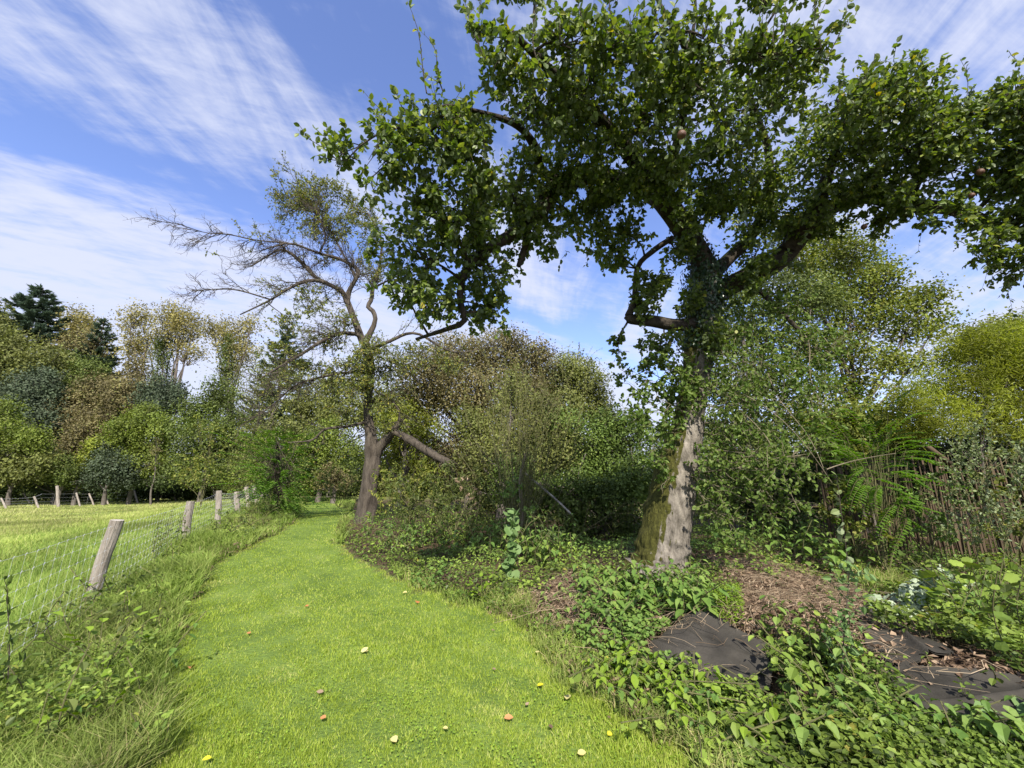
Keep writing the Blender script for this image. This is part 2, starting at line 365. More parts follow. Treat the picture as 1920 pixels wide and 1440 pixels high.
M['dead'] = rough_mat('dead', (.16,.10,.065), (.38,.27,.19), 5, bump=.2)
M['fruit'] = rough_mat('fruit', (.05,.025,.014), (.14,.065,.032), 22, bump=.25, rough=.5, spec=.4)
M['fallen_orange'] = leaf_mat('fallen_orange', [(.33,.13,.05), (.42,.20,.09)], trans=.1, rough=.7)
M['fallen_yellow'] = leaf_mat('fallen_yellow', [(.55,.50,.04), (.62,.55,.06)], trans=.15, rough=.7)
M['fallen_pale'] = leaf_mat('fallen_pale', [(.42,.38,.15), (.50,.46,.22)], trans=.15, rough=.7)
m, t, n, l, o = new_mat('wire'); p = n.new('ShaderNodeBsdfPrincipled'); p.inputs['Base Color'].default_value = (.52, .54, .56, 1); p.inputs['Metallic'].default_value = .3; p.inputs['Roughness'].default_value = .5; l.new(p.outputs[0], o.inputs[0]); M['wire'] = m
M['tarp'] = rough_mat('tarp', (.022,.0205,.0175), (.066,.060,.050), 3, rough=.8, bump=.25, bs=45, spec=.15)
# ------------------------------------------------------------------ ground
LAWN = gpoly([(290,1440),(305,1300),(325,1200),(352,1120),(385,1075),(440,1035),(520,1000),(553,975),(560,958),(566,944),(590,937),(622,942),(655,955),(668,968),(640,985),(634,1015),(660,1040),(740,1085),(800,1112),(900,1140),(955,1160),(1010,1205),(1045,1255),(1110,1300),(1200,1350),(1270,1400),(1310,1440)])
LAWN = np.r_[[[-1.0, -6.]], LAWN, [[1.1, -6.]]]
TARP = [gpoly([(1185,1240),(1290,1172),(1345,1180),(1450,1230),(1440,1310),(1340,1300)]),
        gpoly([(1640,1262),(1760,1268),(1900,1280),(1960,1330),(1900,1420),(1740,1370)]),
        gpoly([(1610,1158),(1690,1150),(1730,1175),(1790,1235),(1700,1260),(1620,1225)])]
LITTER = gpoly([(1290,1050),(1420,1060),(1560,1100),(1680,1140),(1900,1290),(1760,1300),(1560,1240),(1330,1190),(1400,1120)])
LITTER2 = gpoly([(1000,1110),(1075,1075),(1100,1150),(1160,1230),(1020,1190),(960,1140)])
def jit(x, y, a=.09): return x + a*sn(x, y, 6, 5) + a*.6*sn(x, y, 17, 6), y + a*sn(y, x, 6, 7) + a*.6*sn(y, x, 17, 8)
def is_lawn(x, y): return inpoly(*jit(x, y), LAWN)
def is_litter(x, y):
    a, b = jit(x, y, .12); return inpoly(a, b, LITTER) | inpoly(a, b, LITTER2)
def is_tarp(x, y, sh=.05):
    a, b = jit(x, y, sh); r = inpoly(a, b, TARP[0])
    for q in TARP[1:]: r |= inpoly(a, b, q)
    return r
def s_(x, y): return fence_x(y) - x
gx = np.sinh(np.linspace(-1, 1, 380)*6.2)/np.sinh(6.2)*700; gy = -12 + (np.exp(np.linspace(0, 1, 420)*4.6)-1)/(math.exp(4.6)-1)*760
X, Y = np.meshgrid(gx, gy); nx, ny = len(gx), len(gy)
i, j = np.meshgrid(np.arange(nx-1), np.arange(ny-1)); a = (j*nx+i).ravel()
mb = MB(); Zg = gz(X, Y)
mb.add(np.c_[X.ravel(), Y.ravel(), Zg.ravel()], np.r_[np.c_[a, a+1, a+nx+1], np.c_[a, a+nx+1, a+nx]])
m, t, n, l, o = new_mat('ground')
g = n.new('ShaderNodeNewGeometry')
def tn(sc_, det=6, src=None):
    q = n.new('ShaderNodeTexNoise'); q.inputs['Scale'].default_value = sc_; q.inputs['Detail'].default_value = det; l.new(g.outputs['Position'], q.inputs['Vector']); return q.outputs['Fac']
def attr(nm): q = n.new('ShaderNodeAttribute'); q.attribute_name = nm; return q.outputs['Fac']
c_soil = ramp(n, l, tn(18, 8), [(.035,.024,.016,.3), (.11,.075,.05,.7)])
c_lawn = ramp(n, l, tn(1.6, 8), [(.075,.12,.025,.3), (.13,.19,.04,.6), (.20,.24,.07,.8)])
c_mead = ramp(n, l, tn(.45, 9), [(.11,.155,.045,.3), (.20,.23,.075,.55), (.30,.29,.12,.72)])
def mixc(f, a_, b_):
    q = n.new('ShaderNodeMix'); q.data_type = 'RGBA'; l.new(f, q.inputs['Factor']); l.new(a_, q.inputs['A']); l.new(b_, q.inputs['B']); return q.outputs['Result']
c = mixc(attr('lawn'), c_soil, c_lawn); c = mixc(attr('meadow'), c, c_mead)
p = n.new('ShaderNodeBsdfPrincipled'); p.inputs['Roughness'].default_value = .95; p.inputs['Specular IOR Level'].default_value = .1; l.new(c, p.inputs['Base Color'])
b = n.new('ShaderNodeBump'); b.inputs['Strength'].default_value = .6; b.inputs['Distance'].default_value = .04; l.new(tn(30, 6), b.inputs['Height']); l.new(b.outputs[0], p.inputs['Normal']); l.new(p.outputs[0], o.inputs[0])
gr = mb.build('ground', m, smooth=True); gr['kind'] = 'structure'; gr['label'] = 'mown grass path between rough meadow and overgrown garden soil'
for nm, val in (('lawn', is_lawn(X, Y).astype(float)), ('meadow', np.maximum(S(-.2, 1.5, s_(X, Y)), S(26, 40, Y)))):
    at = gr.data.attributes.new(nm, 'FLOAT', 'POINT'); at.data.foreach_set('value', val.ravel().astype(np.float32))

# ------------------------------------------------------------------ grass
def blades(mb, x, y, h, wd, lean=.5, seg=2, rnd=None):
    k = len(x); z = gz(x, y) - .01; a = rng.uniform(0, 2*PI, k); b = np.c_[np.cos(a), np.sin(a), np.zeros(k)]
    dl = rng.uniform(0, 2*PI, k); ln = (rng.random(k)*lean*h)[:, None]*np.c_[np.cos(dl), np.sin(dl), np.zeros(k)]
    base = np.c_[x, y, z]; wv = b*np.broadcast_to(wd, (k,))[:, None]*.5; up = np.c_[np.zeros(k), np.zeros(k), h]
    r = rng.random(k) if rnd is None else rnd
    if seg == 1:
        V = np.stack([base-wv, base+wv, base+up*.95+ln], 1); T = np.array([[0, 1, 2]])
    else:
        mid = base + up*.6 + ln*.3
        V = np.stack([base-wv, base+wv, mid-wv*.8, mid+wv*.8, base+up*.92+ln], 1); T = np.array([[0, 1, 3], [0, 3, 2], [2, 3, 4]])
    nv = V.shape[1]
    mb.add(V.reshape(-1, 3), (T[None] + (np.arange(k)*nv)[:, None, None]).reshape(-1, 3), np.repeat(r, nv))
def scatter(n, x0, x1, y0, y1, pw=1.6):
    """points with a density falling off with distance"""
    u = rng.random(n); e = 1-pw; y = (y0**e + u*(y1**e-y0**e))**(1/e)
    return rng.uniform(0, 1, n)*(x1(y)-x0(y)) + x0(y), y
mb = MB()
x, y = scatter(520000, lambda y: -1.5-.68*y, lambda y: .35+.3*np.minimum(y, 4)+0*y, 1.6, 32, 1.75)
k = is_lawn(x, y); x, y = x[k], y[k]; k = len(x)
edge = np.exp(-np.abs(sn(x, y, .9, 9))*3)
h = rng.uniform(.012, .040, k)*(1+.3*sn(x, y, 2.3, 4)+.3*sn(x, y, 19, 8)); wd = .0045 + .0012*y
tone = np.clip(.44 + .09*sn(x, y, 1.7, 11) + .14*sn(x, y, 7, 12) + .16*sn(x, y, 23, 13) + rng.normal(size=k)*.25, 0, 1)
a_, b_ = jit(x, y, .15); dry = (~inpoly(a_+.22, b_, LAWN)) | (~inpoly(a_-.15, b_, LAWN)); tone = np.clip(tone + .22*dry*rng.random(k) + .5*(sn(x, y, 2.1, 15)*sn(x, y, 5.3, 16) > .42)*rng.random(k), 0, 1); h = h*(1+.7*dry*rng.random(k))
blades(mb, x, y, h, wd, .9, 1, tone)
lawn_g = mb.build('lawn_grass', M['grass']); tag(lawn_g, 'short mown bright green grass of the winding path', 'grass', kind='stuff')
mb = MB(); x, y = scatter(26000, lambda y: -1.2-.6*y, lambda y: 1.3+0*y, 1.7, 9, 1.6)
k = is_lawn(x, y) & (sn(x, y, 2.9, 21)*.6+.7*sn(x, y, 7, 22)+rng.normal(size=len(x))*.35 > .3); x, y = x[k], y[k]; k = len(x)
leaves(mb, np.c_[x, y, gz(x, y)+rng.uniform(.012, .032, k)], unit(np.c_[rng.normal(size=(k, 2)), .1*np.ones(k)]), unit(np.c_[rng.normal(size=(k, 2))*.3, np.ones(k)]), rng.uniform(.010, .018, k), rng.uniform(.010, .016, k), T_RHO)
tag(mb.build('clover', M['clover']), 'small clover leaves scattered through the mown lawn', 'clover', kind='stuff')

mb = MB()
x, y = scatter(300000, lambda y: -y*1.55-3, lambda y: fence_x(y)+.3, 2.0, 60, 1.25)
k = (x > -60) & ((y < 46) | (x > -45)); x, y = x[k], y[k]; k = len(x); sp_ = s_(x, y)
patch = sn(x, y, .55, 31)*.6 + sn(x, y, 1.4, 32)*.4
h = rng.uniform(.04, .13, k)*(1+.7*patch)*(1+.9*np.exp(-np.maximum(sp_, 0)*.9)) ; wd = .004 + .0016*y
tone = np.clip(.42 + .20*patch + .26*S(2, 7, sp_) - .22*np.exp(-((y-3)/5.)**2) + rng.normal(size=k)*.16, 0, 1)
blades(mb, x, y, h, wd, 1.1, 1, tone)
tag(mb.build('meadow_grass', M['meadow']), 'rough yellow-green meadow grass beyond the wire fence', 'meadow grass', kind='stuff')
def verge_ok(x, y): return ~is_lawn(x, y)
mb = MB()
x, y = scatter(130000, lambda y: fence_x(y)-.5, lambda y: -.3-.36*y, 1.5, 32, 1.5)
k = verge_ok(x, y); x, y = x[k], y[k]; k = len(x)
patch = sn(x, y, 1.5, 41); h = rng.uniform(.06, .30, k)*(1+.5*patch); wd = .0035+.0013*y
blades(mb, x, y, h, wd, 1.3, 2, np.clip(.35+.2*sn(x, y, 2.1, 43)+rng.normal(size=k)*.22, 0, 1))
# longer tufts along the garden edge of the path
x, y = scatter(60000, lambda y: -.2-.42*np.maximum(y-3, 0), lambda y: 1.9-.35*np.maximum(y-3, 0), 1.6, 11, 1.4)
a_, b_ = jit(x, y); near = np.zeros(len(x), bool)
for dx, dy in ((-.22, -.05), (-.12, -.1), (-.3, -.25)): near |= inpoly(a_+dx, b_+dy, LAWN)
k = ~inpoly(a_+.05, b_, LAWN) & near & ~is_tarp(x, y); x, y = x[k], y[k]; k = len(x)
blades(mb, x, y, rng.uniform(.05, .17, k)*(1+.4*sn(x, y, 3, 44)), .0045+.0008*y, 1.2, 2, np.clip(.45+.25*sn(x, y, 2.1, 45)+rng.normal(size=k)*.22, 0, 1))
tag(mb.build('verge_grass', M['verge']), 'long untidy grass along both edges of the mown path', 'grass', kind='stuff')

# ------------------------------------------------------------------ tarps and garden litter
labels = ['dark grey weed membrane bulging under the nettles, crossed by dry stalks', 'long dark grey weed membrane sweeping to the right edge, nearest the camera', 'small dark patch of weed membrane showing behind the prickly seedling']
for q, (poly, lb) in enumerate(zip(TARP, labels)):
    x0, y0 = poly.min(0)-.1; x1, y1 = poly.max(0)+.1; n_ = 70
    XX, YY = np.meshgrid(np.linspace(x0, x1, n_), np.linspace(y0, y1, n_))
    th = .5+q; wv = (XX*math.cos(th)+YY*math.sin(th)); wt = (-XX*math.sin(th)+YY*math.cos(th))
    wr = .045*(1-np.abs(sn(wv*1.0, wt*.35, 7, q+3)))**3 + .014*sn(wv, wt*.3, 19, q+5) + .03*sn(XX, YY, 2.6, q+8)
    ZZ = gz(XX, YY) + .045 + wr; V = np.c_[XX.ravel(), YY.ravel(), ZZ.ravel()]
    ii, jj = np.meshgrid(np.arange(n_-1), np.arange(n_-1)); a = (jj*n_+ii).ravel()
    T = np.r_[np.c_[a, a+1, a+n_+1], np.c_[a, a+n_+1, a+n_]]; cxy = V[T].mean(1)
    jx, jy = jit(cxy[:, 0], cxy[:, 1], .025); T = T[inpoly(jx, jy, poly)]
    mb = MB(); mb.add(V, T); bt = V.copy(); bt[:, 2] -= .012; mb.add(bt, T[:, ::-1])
    tag(mb.build('weed_membrane', M['tarp'], smooth=True), lb, 'ground sheet', 'weed membrane showing through the garden bed')
mb = MB()
def rand_in(mask, n, x0, x1, y0, y1):
    x = rng.uniform(x0, x1, n); y = rng.uniform(y0, y1, n); k = mask(x, y); return x[k], y[k]
x, y = rand_in(lambda x, y: (is_litter(x, y) & (~is_tarp(x, y, .02) | (rng.random(x.shape) < .35))) | ((sn(x, y, 1.2, 51) > .2) & ~is_lawn(x, y)), 60000, -.3, 6.5, 2.4, 8)
k = len(x)
leaves(mb, np.c_[x, y, gz(x, y)+rng.uniform(.005, .06, k)], unit(np.c_[rng.normal(size=(k, 2)), rng.normal(size=k)*.35]), unit(np.c_[rng.normal(size=(k, 2))*.6, np.ones(k)]), rng.uniform(.02, .08, k), rng.uniform(.008, .045, k), T_RHO, curl=1.5)
tag(mb.build('leaf_litter', M['litter']), 'brown dead leaves littering the bare garden soil', 'leaf litter', kind='stuff')
mb = MB()
x, y = rand_in(lambda x, y: is_litter(x, y) & (~is_tarp(x, y, .05) | (rng.random(x.shape) < .55)) & (sn(x, y, 2.4, 91) > -.45), 9500, -.3, 5.5, 2.4, 8)
c0 = np.r_[np.c_[x, y], np.c_[G(1250,1200)[0]+rng.normal(size=60)*.35, G(1250,1200)[1]+rng.normal(size=60)*.12], np.c_[rng.uniform(1.1, 1.9, 50), rng.uniform(3.3, 4.0, 50)]]
k = len(c0); a = rng.normal(size=k)*1.0 + .25; ln = rng.uniform(.08, .38, k)*np.where(rng.random(k) < .05, 2.3, 1)
A = np.c_[c0, np.zeros(k)]; B = A + np.c_[np.cos(a)*ln, np.sin(a)*ln, np.zeros(k)]
pl = curve(A, B, 6, 0, .22); lift = (rng.random(k)**2*.12+.03)[:, None]
pl[..., 2] = gz(pl[..., 0], pl[..., 1]) + lift + .03*np.abs(pl[..., 2])*0 + rng.random((k, 1))*.05*np.sin(np.linspace(0, PI, 6))[None]
tubes(mb, pl, rng.uniform(.0008, .0036, (k, 1))*np.linspace(1, .5, 6)[None], 3)
dead = mb.build('dead_stalks', M['straw']); tag(dead, 'tangle of dry brown stalks on soil and membrane', 'dead stalks', kind='stuff')

# dry brown strip where the mower stops, along the wire fence side
mb = MB(); x, y = scatter(26000, lambda y: fence_x(y), lambda y: -.9-.42*y, 1.8, 16, 1.5)
a_, b_ = jit(x, y); ok = ~is_lawn(x, y) & inpoly(a_+.28, b_+.1, LAWN) | (~is_lawn(x, y) & (sn(x, y, 1.1, 95) > .45)); ok &= sn(x, y, 1.3, 96) > -.25; x, y = x[ok], y[ok]; k = len(x)
leaves(mb, np.c_[x, y, gz(x, y)+rng.uniform(.01, .10, k)], unit(np.c_[rng.normal(size=(k, 2)), rng.normal(size=k)*.5]), unit(np.c_[rng.normal(size=(k, 2))*.6, np.ones(k)]), rng.uniform(.03, .11, k), rng.uniform(.004, .016, k)*(1+.08*y), T_RHO, curl=1.5)
tag(mb.build('dry_grass', M['straw']), 'dry straw and dead grass along the left edge of the path', 'dry grass', kind='stuff')

# ------------------------------------------------------------------ fences
def post(root, px_top, py_top, px_base, Y, rad, nm='fence_post', sides=12, hmax=None):
    top = P(px_top, py_top, Y); bx = P(px_base, 1000, Y)[0]
    z0 = float(gz(bx, Y)) - .1; mbp = MB(); m_ = 14
    pts = np.array([[bx + (top[0]-bx)*t_, Y, z0 + (top[2]-z0)*t_] for t_ in np.linspace(0, 1, m_)])
    pts[:, 0] += .008*np.sin(np.arange(m_)*.7+px_top)
    tubes(mbp, pts[None], np.array([rad*(1.06-.08*t_) for t_ in np.linspace(0, 1, m_)])[None], sides, rough=.05, cap=False)
    # sawn top
    th = np.arange(sides)*2*PI/sides; tv = mbp.V[0][-sides:].copy()
    mbp.add(np.r_[tv, [tv.mean(0)+[0, 0, .003]]], [[s2, (s2+1) % sides, sides] for s2 in range(sides)], mat=1)
    lo = np.array(root.location); pos = mbp.build(nm, [M['post'], M['wood_end']], root, smooth=False, origin=lo)
    return pts, top
def wires(root, tops, nh, hmesh, wr, barb=True, step=.16):
    """netting between consecutive post tops; tops: list of (x,y,ztop,zground)"""
    mw = MB()
    for a_, b_ in zip(tops[:-1], tops[1:]):
        a_ = np.array(a_); b_ = np.array(b_); n_ = 7
        L_ = np.linalg.norm(b_[:2]-a_[:2])
        for r_ in range(nh):
            f_ = r_/(nh-1)
            q = []
            for t_ in np.linspace(0, 1, n_):
                c_ = a_*(1-t_) + b_*t_; g_ = float(gz(c_[0], c_[1]))
                q.append([c_[0]+.0, c_[1], g_+.04 + (min(hmesh, c_[2]-g_-.06)-.04)*(1-f_)**1.15 - .02*math.sin(PI*t_)])
            q = np.array(q); rr = wr*(1.4 if r_ == 0 else 1)
            tubes(mw, q[None], rr, 3)
            if barb:
                kk = int(L_/step)
                if kk > 1:
                    t2 = np.linspace(0, 1, kk)*(n_-1-1e-6); i2 = t2.astype(int); f2 = (t2-i2)[:, None]; pp = q[i2]*(1-f2)+q[i2+1]*f2
                    tubes(mw, np.stack([pp-[0, 0, .011], pp, pp+[.004, .004, .011]], 1), wr*3.2, 4)
        kk = max(int(L_/step), 2)
        for t_ in np.linspace(0, 1, kk)[:-1]:
            c_ = a_*(1-t_)+b_*t_; g_ = float(gz(c_[0], c_[1]))
            h_ = min(hmesh, c_[2]-g_-.06) - .02*math.sin(PI*t_)
            tubes(mw, np.array([[[c_[0], c_[1], g_+.03], [c_[0], c_[1], g_+h_]]]), wr*.75, 3)
    return mw.build('wire_netting', M['wire'], root, origin=np.array(root.location))
near = thing('wire_fence', gp(-4.7, 5.2), 'weathered round posts with sheep netting running beside the mown path', 'fence')
tops = [(-3.15, 2.1, 1.22, 0), ]
for (a1, b1, a0, Yp, r_) in [(219, 975, 193, 5.1, .066), (357, 940, 349, 9.1, .074), (411, 920, 407, 11.2, .068), (444, 922, 441, 15.6, .09), (462, 913, 461, 18.5, .08), (476, 911, 477, 21.5, .085), (487, 910, 488, 24.5, .08), (497, 911, 498, 29, .09)]:
    _, tp = post(near, a1, b1, a0, Yp, r_); tops.append((tp[0], tp[1], tp[2], 0))
_, tp = post(near, -560, 1100, -640, 1.9, .08)
wires(near, tops, 9, .98, .0008)
far = thing('meadow_fence', gp(-38, 38), 'line of grey posts and netting along the far side of the meadow', 'fence')
tops = []
for (a1, b1, a0, Yp, r_) in [(-60, 936, -62, 29, .10), (2, 934, 1, 29.5, .09), (44, 925, 44, 37, .085), (64, 931, 62, 30.5, .10), (107, 911, 98, 32, .15), (143, 924, 139, 34, .10), (167, 925, 165, 35, .09), (194, 924, 192, 36, .10), (211, 917, 210, 42, .07), (250, 917, 247, 39, .13), (275, 917, 274, 42, .11), (286, 917, 284, 41, .10), (322, 912, 319, 42, .11), (345, 911, 345, 44, .09), (372, 911, 371, 45, .09), (396, 907, 394, 43, .14), (432, 910, 433, 46, .1), (470, 908, 470, 43.5, .1)]:
    _, tp = post(far, a1, b1, a0, Yp, r_*.6, sides=8)
    if a1 not in (44, 211): tops.append((tp[0], tp[1], tp[2], 0))
wires(far, tops, 5, 1.0, .0035, barb=False, step=1.0)
mb = MB(); a_ = P(252, 937, 41); b_ = P(274, 922, 41.5); tubes(mb, curve(a_[None], b_[None], 3, 0, 0), .06, 6); mb.build('brace', M['post'], far, origin=np.array(far.location))

# ------------------------------------------------------------------ far trees
def limbs_to(mbb, base, tops_, r0, m=6, wob=.06):
    a = np.repeat(base[None], len(tops_), 0); c = curve(a, tops_, m, -.04, wob); tubes(mbb, c, r0*np.linspace(1, .18, m)[None], 5); return c
def far_tree(name, label, pxb, Y, blobs, leafm, ls=.2, dens=1., trunk=.2, cat='tree', group='trees along the far side of the meadow', loose=1., bare=0., tm=T_RHO, z0=None, lean=0, bark='far_bark', per=None, asp=.75, tuft=1.55):
    """blobs: (px, py, rx, ry) on the photo at distance Y"""
    bx = P(pxb, 900, Y)[0]; base = np.array([bx, Y, float(gz(bx, Y))]) if z0 is None else np.array([bx, Y, z0])
    root = thing(name, base, label, cat, group)
    cents, rads = [], []
    for (a, b, rx, ry) in blobs:
        yy = Y + rng.normal()*.35*m2(rx, P(a, b, Y)); c = P(a, b, yy); cents.append(c); rads.append([m2(rx, c), m2((rx+ry)/2, c)*.9, m2(ry, c)])
    cents = np.array(cents); rads = np.array(rads)
    mt = MB(); top = cents[:, 2].max(); m_ = 8
    tx = np.average(cents[:, 0]); fork = np.array([bx+(tx-bx)*.35, Y, base[2]+(top-base[2])*.45])
    tr = spline([base-[0, 0, .2], (base+fork)/2+[rng.normal()*.1, 0, 0], fork, [tx, Y, base[2]+(top-base[2])*.86]], 12); tubes(mt, tr[None], trunk*np.linspace(1, .15, 12)[None], 7)
    ml = MB()
    for c, r in zip(cents, rads):
        st = tr[min(int(3+7*max(0, min(1, (c[2]-base[2])/(top-base[2]+.01)-.25))), 10)]
        lc = curve(st[None], c[None], 6, -.03, .06); tubes(mt, lc, trunk*.38*np.linspace(1, .3, 6)[None], 4)
        nb = max(6, int(9*r.max()/1.2)); e = c + rv(nb)*r*rng.uniform(.6, 1.0, (nb, 1)); sb = curve(np.repeat(lc[:, 3], nb, 0)*.4 + c*.6, e, 5, -.05, .08)
        tubes(mt, sb, trunk*.12*np.linspace(1, .3, 5)[None], 3)
        nl = int(dens*9.*r[0]*r[2]*PI/(ls*ls) * (1.5 if Y > 24 else 1.9)) if per is None else int(per*r[0]*r[2]*PI)
        nl = int(nl*(1-bare))
        if nl <= 0: continue
        # leaves gather in small tufts near the blob's surface
        nt_ = max(5, nl//26); d = rv(nt_); tc_ = c + d*r*(rng.uniform(.25, 1.2, (nt_, 1))**.6)
        i = rng.integers(0, nt_, nl); pos = tc_[i] + rng.normal(size=(nl, 3))*ls*tuft*loose
        nn = unit(d[i]*.7 + rv(nl)*.8 + [0, 0, .35]); dd = unit(np.cross(nn, rv(nl)))
        sprig = spawn(sb, max(3, nb), .75*r.max(), .6, .18, (0, 0, .35), 5, .5); tubes(mt, sprig, trunk*.05, 3); leaf_on(ml, sprig, 14, ls*.85, ls*asp*.8, tm, 0, 1., .1)
        tone = np.clip(rng.random(nt_)[i]*.6 + rng.random(nl)*.4, 0, 1)
        s = rng.uniform(.6, 1.25, nl)*ls; leaves(ml, pos, dd, nn, s, s*asp, tm, rnd=tone)
    mt.build('trunk', M[bark], root, smooth=True, origin=base)
    if ml.V: ml.build('crown', M[leafm], root, origin=base)
    return root
def blobfill(cx, cy, rx, ry, n, s):
    out = []
    for _ in range(n):
        a = rng.uniform(0, 2*PI); q = math.sqrt(rng.random())*.8; out.append((cx+q*rx*math.cos(a), cy+q*ry*math.sin(a), s*rng.uniform(.75, 1.2)*1.1, s*rng.uniform(.7, 1.1)))
    return out
def conifer(label, pxb, Y, px_top, py_top, wpx, ls=.3, tiers=26):
    bx = P(px_top, py_top, Y)[0]; base = np.array([bx, Y, float(gz(bx, Y))]); root = thing('spruce_tree', base, label, 'tree', 'trees along the far side of the meadow')
    top = P(px_top, py_top, Y); R = m2(wpx/2, top); mt = MB(); ml = MB()
    tubes(mt, np.array([[base, (base+top)/2, top]]), np.array([[.38, .2, .03]]), 7)
    H_ = top[2]-base[2]
    for k in range(tiers):
        f = (k+.4)/tiers; z = top[2]-H_*.8*f; r = R*(f**.75)*rng.uniform(.82, 1.12)+.15; nb = int(7+10*f)
        a = rng.uniform(0, 2*PI, nb); st = np.repeat([[bx, Y, z]], nb, 0).astype(float); e = st + np.c_[np.cos(a)*r, np.sin(a)*r, -.18*r+rng.normal(size=nb)*.15+.12*r]*rng.uniform(.65, 1.1, (nb, 1))
        br = curve(st, e, 5, .06, .02); br[:, -1, 2] += .10*r; tubes(mt, br, .04*np.linspace(1, .2, 5)[None], 3)
        n = int(nb*r*75); i = rng.integers(0, nb, n); t = rng.uniform(.12, 1, n)**.8*(4-1e-6); q = t.astype(int); ff = (t-q)[:, None]
        pos = br[i, q]*(1-ff)+br[i, q+1]*ff; tg = unit(br[i, q+1]-br[i, q]); side = unit(np.cross(tg, [0, 0, 1.]))*np.sign(rng.normal(size=(n, 1)))
        d = unit(tg + side*rng.uniform(.3, 1.2, (n, 1)) + [0, 0, -.15] + rng.normal(size=(n, 3))*.2)
        leaves(ml, pos, d, unit(rv(n)*.6+[0, 0, 1]), ls*rng.uniform(.7, 1.5, n)*1.35, ls*.5, T_RHO)
    mt.build('trunk', M['far_bark'], root, origin=base); ml.build('crown', M['conifer'], root, origin=base); return root
conifer('tall dark blue-green spruce rising above the wood at left', 82, 52, 82, 540, 330, ls=.42, tiers=34)
conifer('smaller dark conifer between the reddish tree and the tall yellowing ones', 192, 50, 196, 600, 190, tiers=26)
conifer('dark conifer half hidden behind the bare branches of the old apple tree', 545, 48, 540, 610, 170, tiers=20)
ft = far_tree
ft('leafy_tree', 'dull olive tree bulging out at the far left edge of the wood', 30, 46, [(0,650,42,36),(-40,660,60,60),(40,690,60,50),(95,690,40,34),(0,720,70,50),(70,720,50,40),(-60,600,50,50)], 'olive', .26)
ft('dark_evergreen', 'dark bluish evergreen low in the wood at left', 60, 42, [(60,740,50,45),(30,760,45,40),(90,760,35,35),(60,790,50,35),(75,715,30,25)], 'blue', .22)
ft('yellowing_tree', 'pale yellow tree just right of the tall spruce', 140, 54, [(150,600,24,20),(140,625,24,24),(165,610,18,16),(155,640,26,25),(140,588,12,9)], 'yellow', .26, .6, loose=1.4)
ft('reddish_tree', 'reddish brown thin tree between the two dark conifers', 160, 50, [(150,660,35,30),(165,640,25,25),(180,680,25,25),(140,690,25,25)], 'brown', .24, .6, loose=1.3)
ft('leafy_tree', 'mid green tree below the reddish one', 150, 46, [(150,710,35,30),(125,690,30,30),(170,700,30,25),(150,740,40,30),(120,730,25,25)], 'green', .24)
ft('brown_tree', 'broad russet brown tree in the middle of the wood', 190, 43, [(190,740,50,35),(230,760,40,35),(150,770,40,35),(200,790,55,35),(240,730,30,25),(170,820,45,35),(215,830,45,30),(130,830,35,35),(110,860,35,30),(150,870,50,30)], 'brown', .22)
ft('yellowing_tree', 'thin tall yellowing tree left of its wider twin', 255, 50, [(250,590,25,18),(265,600,18,16),(240,610,18,14),(255,640,22,18),(265,660,20,18),(245,655,18,16),(280,630,12,14),(255,690,18,20)], 'yellow', .24, .42, trunk=.3, loose=1.5)
ft('yellowing_tree', 'tall airy yellowing tree with a dark ivied trunk', 300, 50, [(330,590,32,20),(310,610,28,20),(350,605,28,18),(335,630,35,18),(370,620,15,14),(300,640,16,16),(345,655,25,12),(365,665,22,10),(320,580,16,10)], 'yellow', .24, .45, trunk=.35, loose=1.5)
ft('ivied_tree', 'ivy covered trunk under the airy yellow crown', 306, 49.3, [(305,660,11,25),(303,700,12,30),(308,640,9,16),(300,740,14,25)], 'green', .2, .8, trunk=.3)
ft('yellowing_tree', 'yellow-green tree straggling behind the tips of the bare branches', 430, 46, [(425,620,32,22),(400,615,20,14),(450,640,25,22),(470,610,20,16),(420,650,18,18),(440,680,20,25),(460,660,20,20)], 'yellow', .22, .5, trunk=.3, loose=1.5)
ft('ivied_tree', 'dark ivied trunk behind the left twigs of the apple tree', 426, 45, [(426,690,11,22),(428,650,10,22),(424,715,10,16)], 'green', .18, .9, trunk=.25)
ft('reddish_tree', 'sparse reddish stems rising below the thin yellow tree', 262, 47, [(258,690,22,25),(270,720,20,20),(245,715,18,18)], 'brown', .22, .4, loose=1.6)
ft('dark_evergreen', 'dark rounded evergreen right of the brown tree', 303, 41, [(300,730,32,22),(325,745,26,20),(280,745,25,20),(305,765,38,22),(335,735,16,14)], 'blue', .2)
ft('bright_tree', 'bright green tree lit by the sun in front of the wood', 250, 36, [(265,790,35,24),(235,805,30,20),(295,800,32,22),(245,835,42,25),(290,840,38,25),(200,840,30,22),(320,810,18,18),(260,870,50,28),(310,870,25,25),(270,770,20,12)], 'fresh', .17)
ft('yellow_shrub', 'yellow leaved young tree at the edge of the dark wood', 150, 35.2, [(165,860,14,20),(155,885,14,14),(175,835,12,12),(150,905,10,8)], 'bamboo', .16, .8)
ft('grey_green_shrub', 'grey-green bush in front of the sunlit tree', 205, 35, [(210,870,35,22),(190,890,30,20),(230,890,30,22),(205,850,20,12),(170,900,18,10)], 'blue', .15)
ft('weeping_tree', 'yellow-green drooping tree cut by the left edge of the photo', 5, 33, [(0,770,25,20),(-20,790,40,30),(10,800,28,20),(60,815,26,14),(75,830,16,12),(30,825,30,18)], 'fresh', .17, loose=1.3)
ft('olive_tree', 'dull green tree below the weeping one at left', 30, 33.5, [(20,850,40,26),(60,850,32,26),(0,880,40,28),(50,885,40,24),(80,870,22,20),(-40,860,40,50)], 'olive', .18)
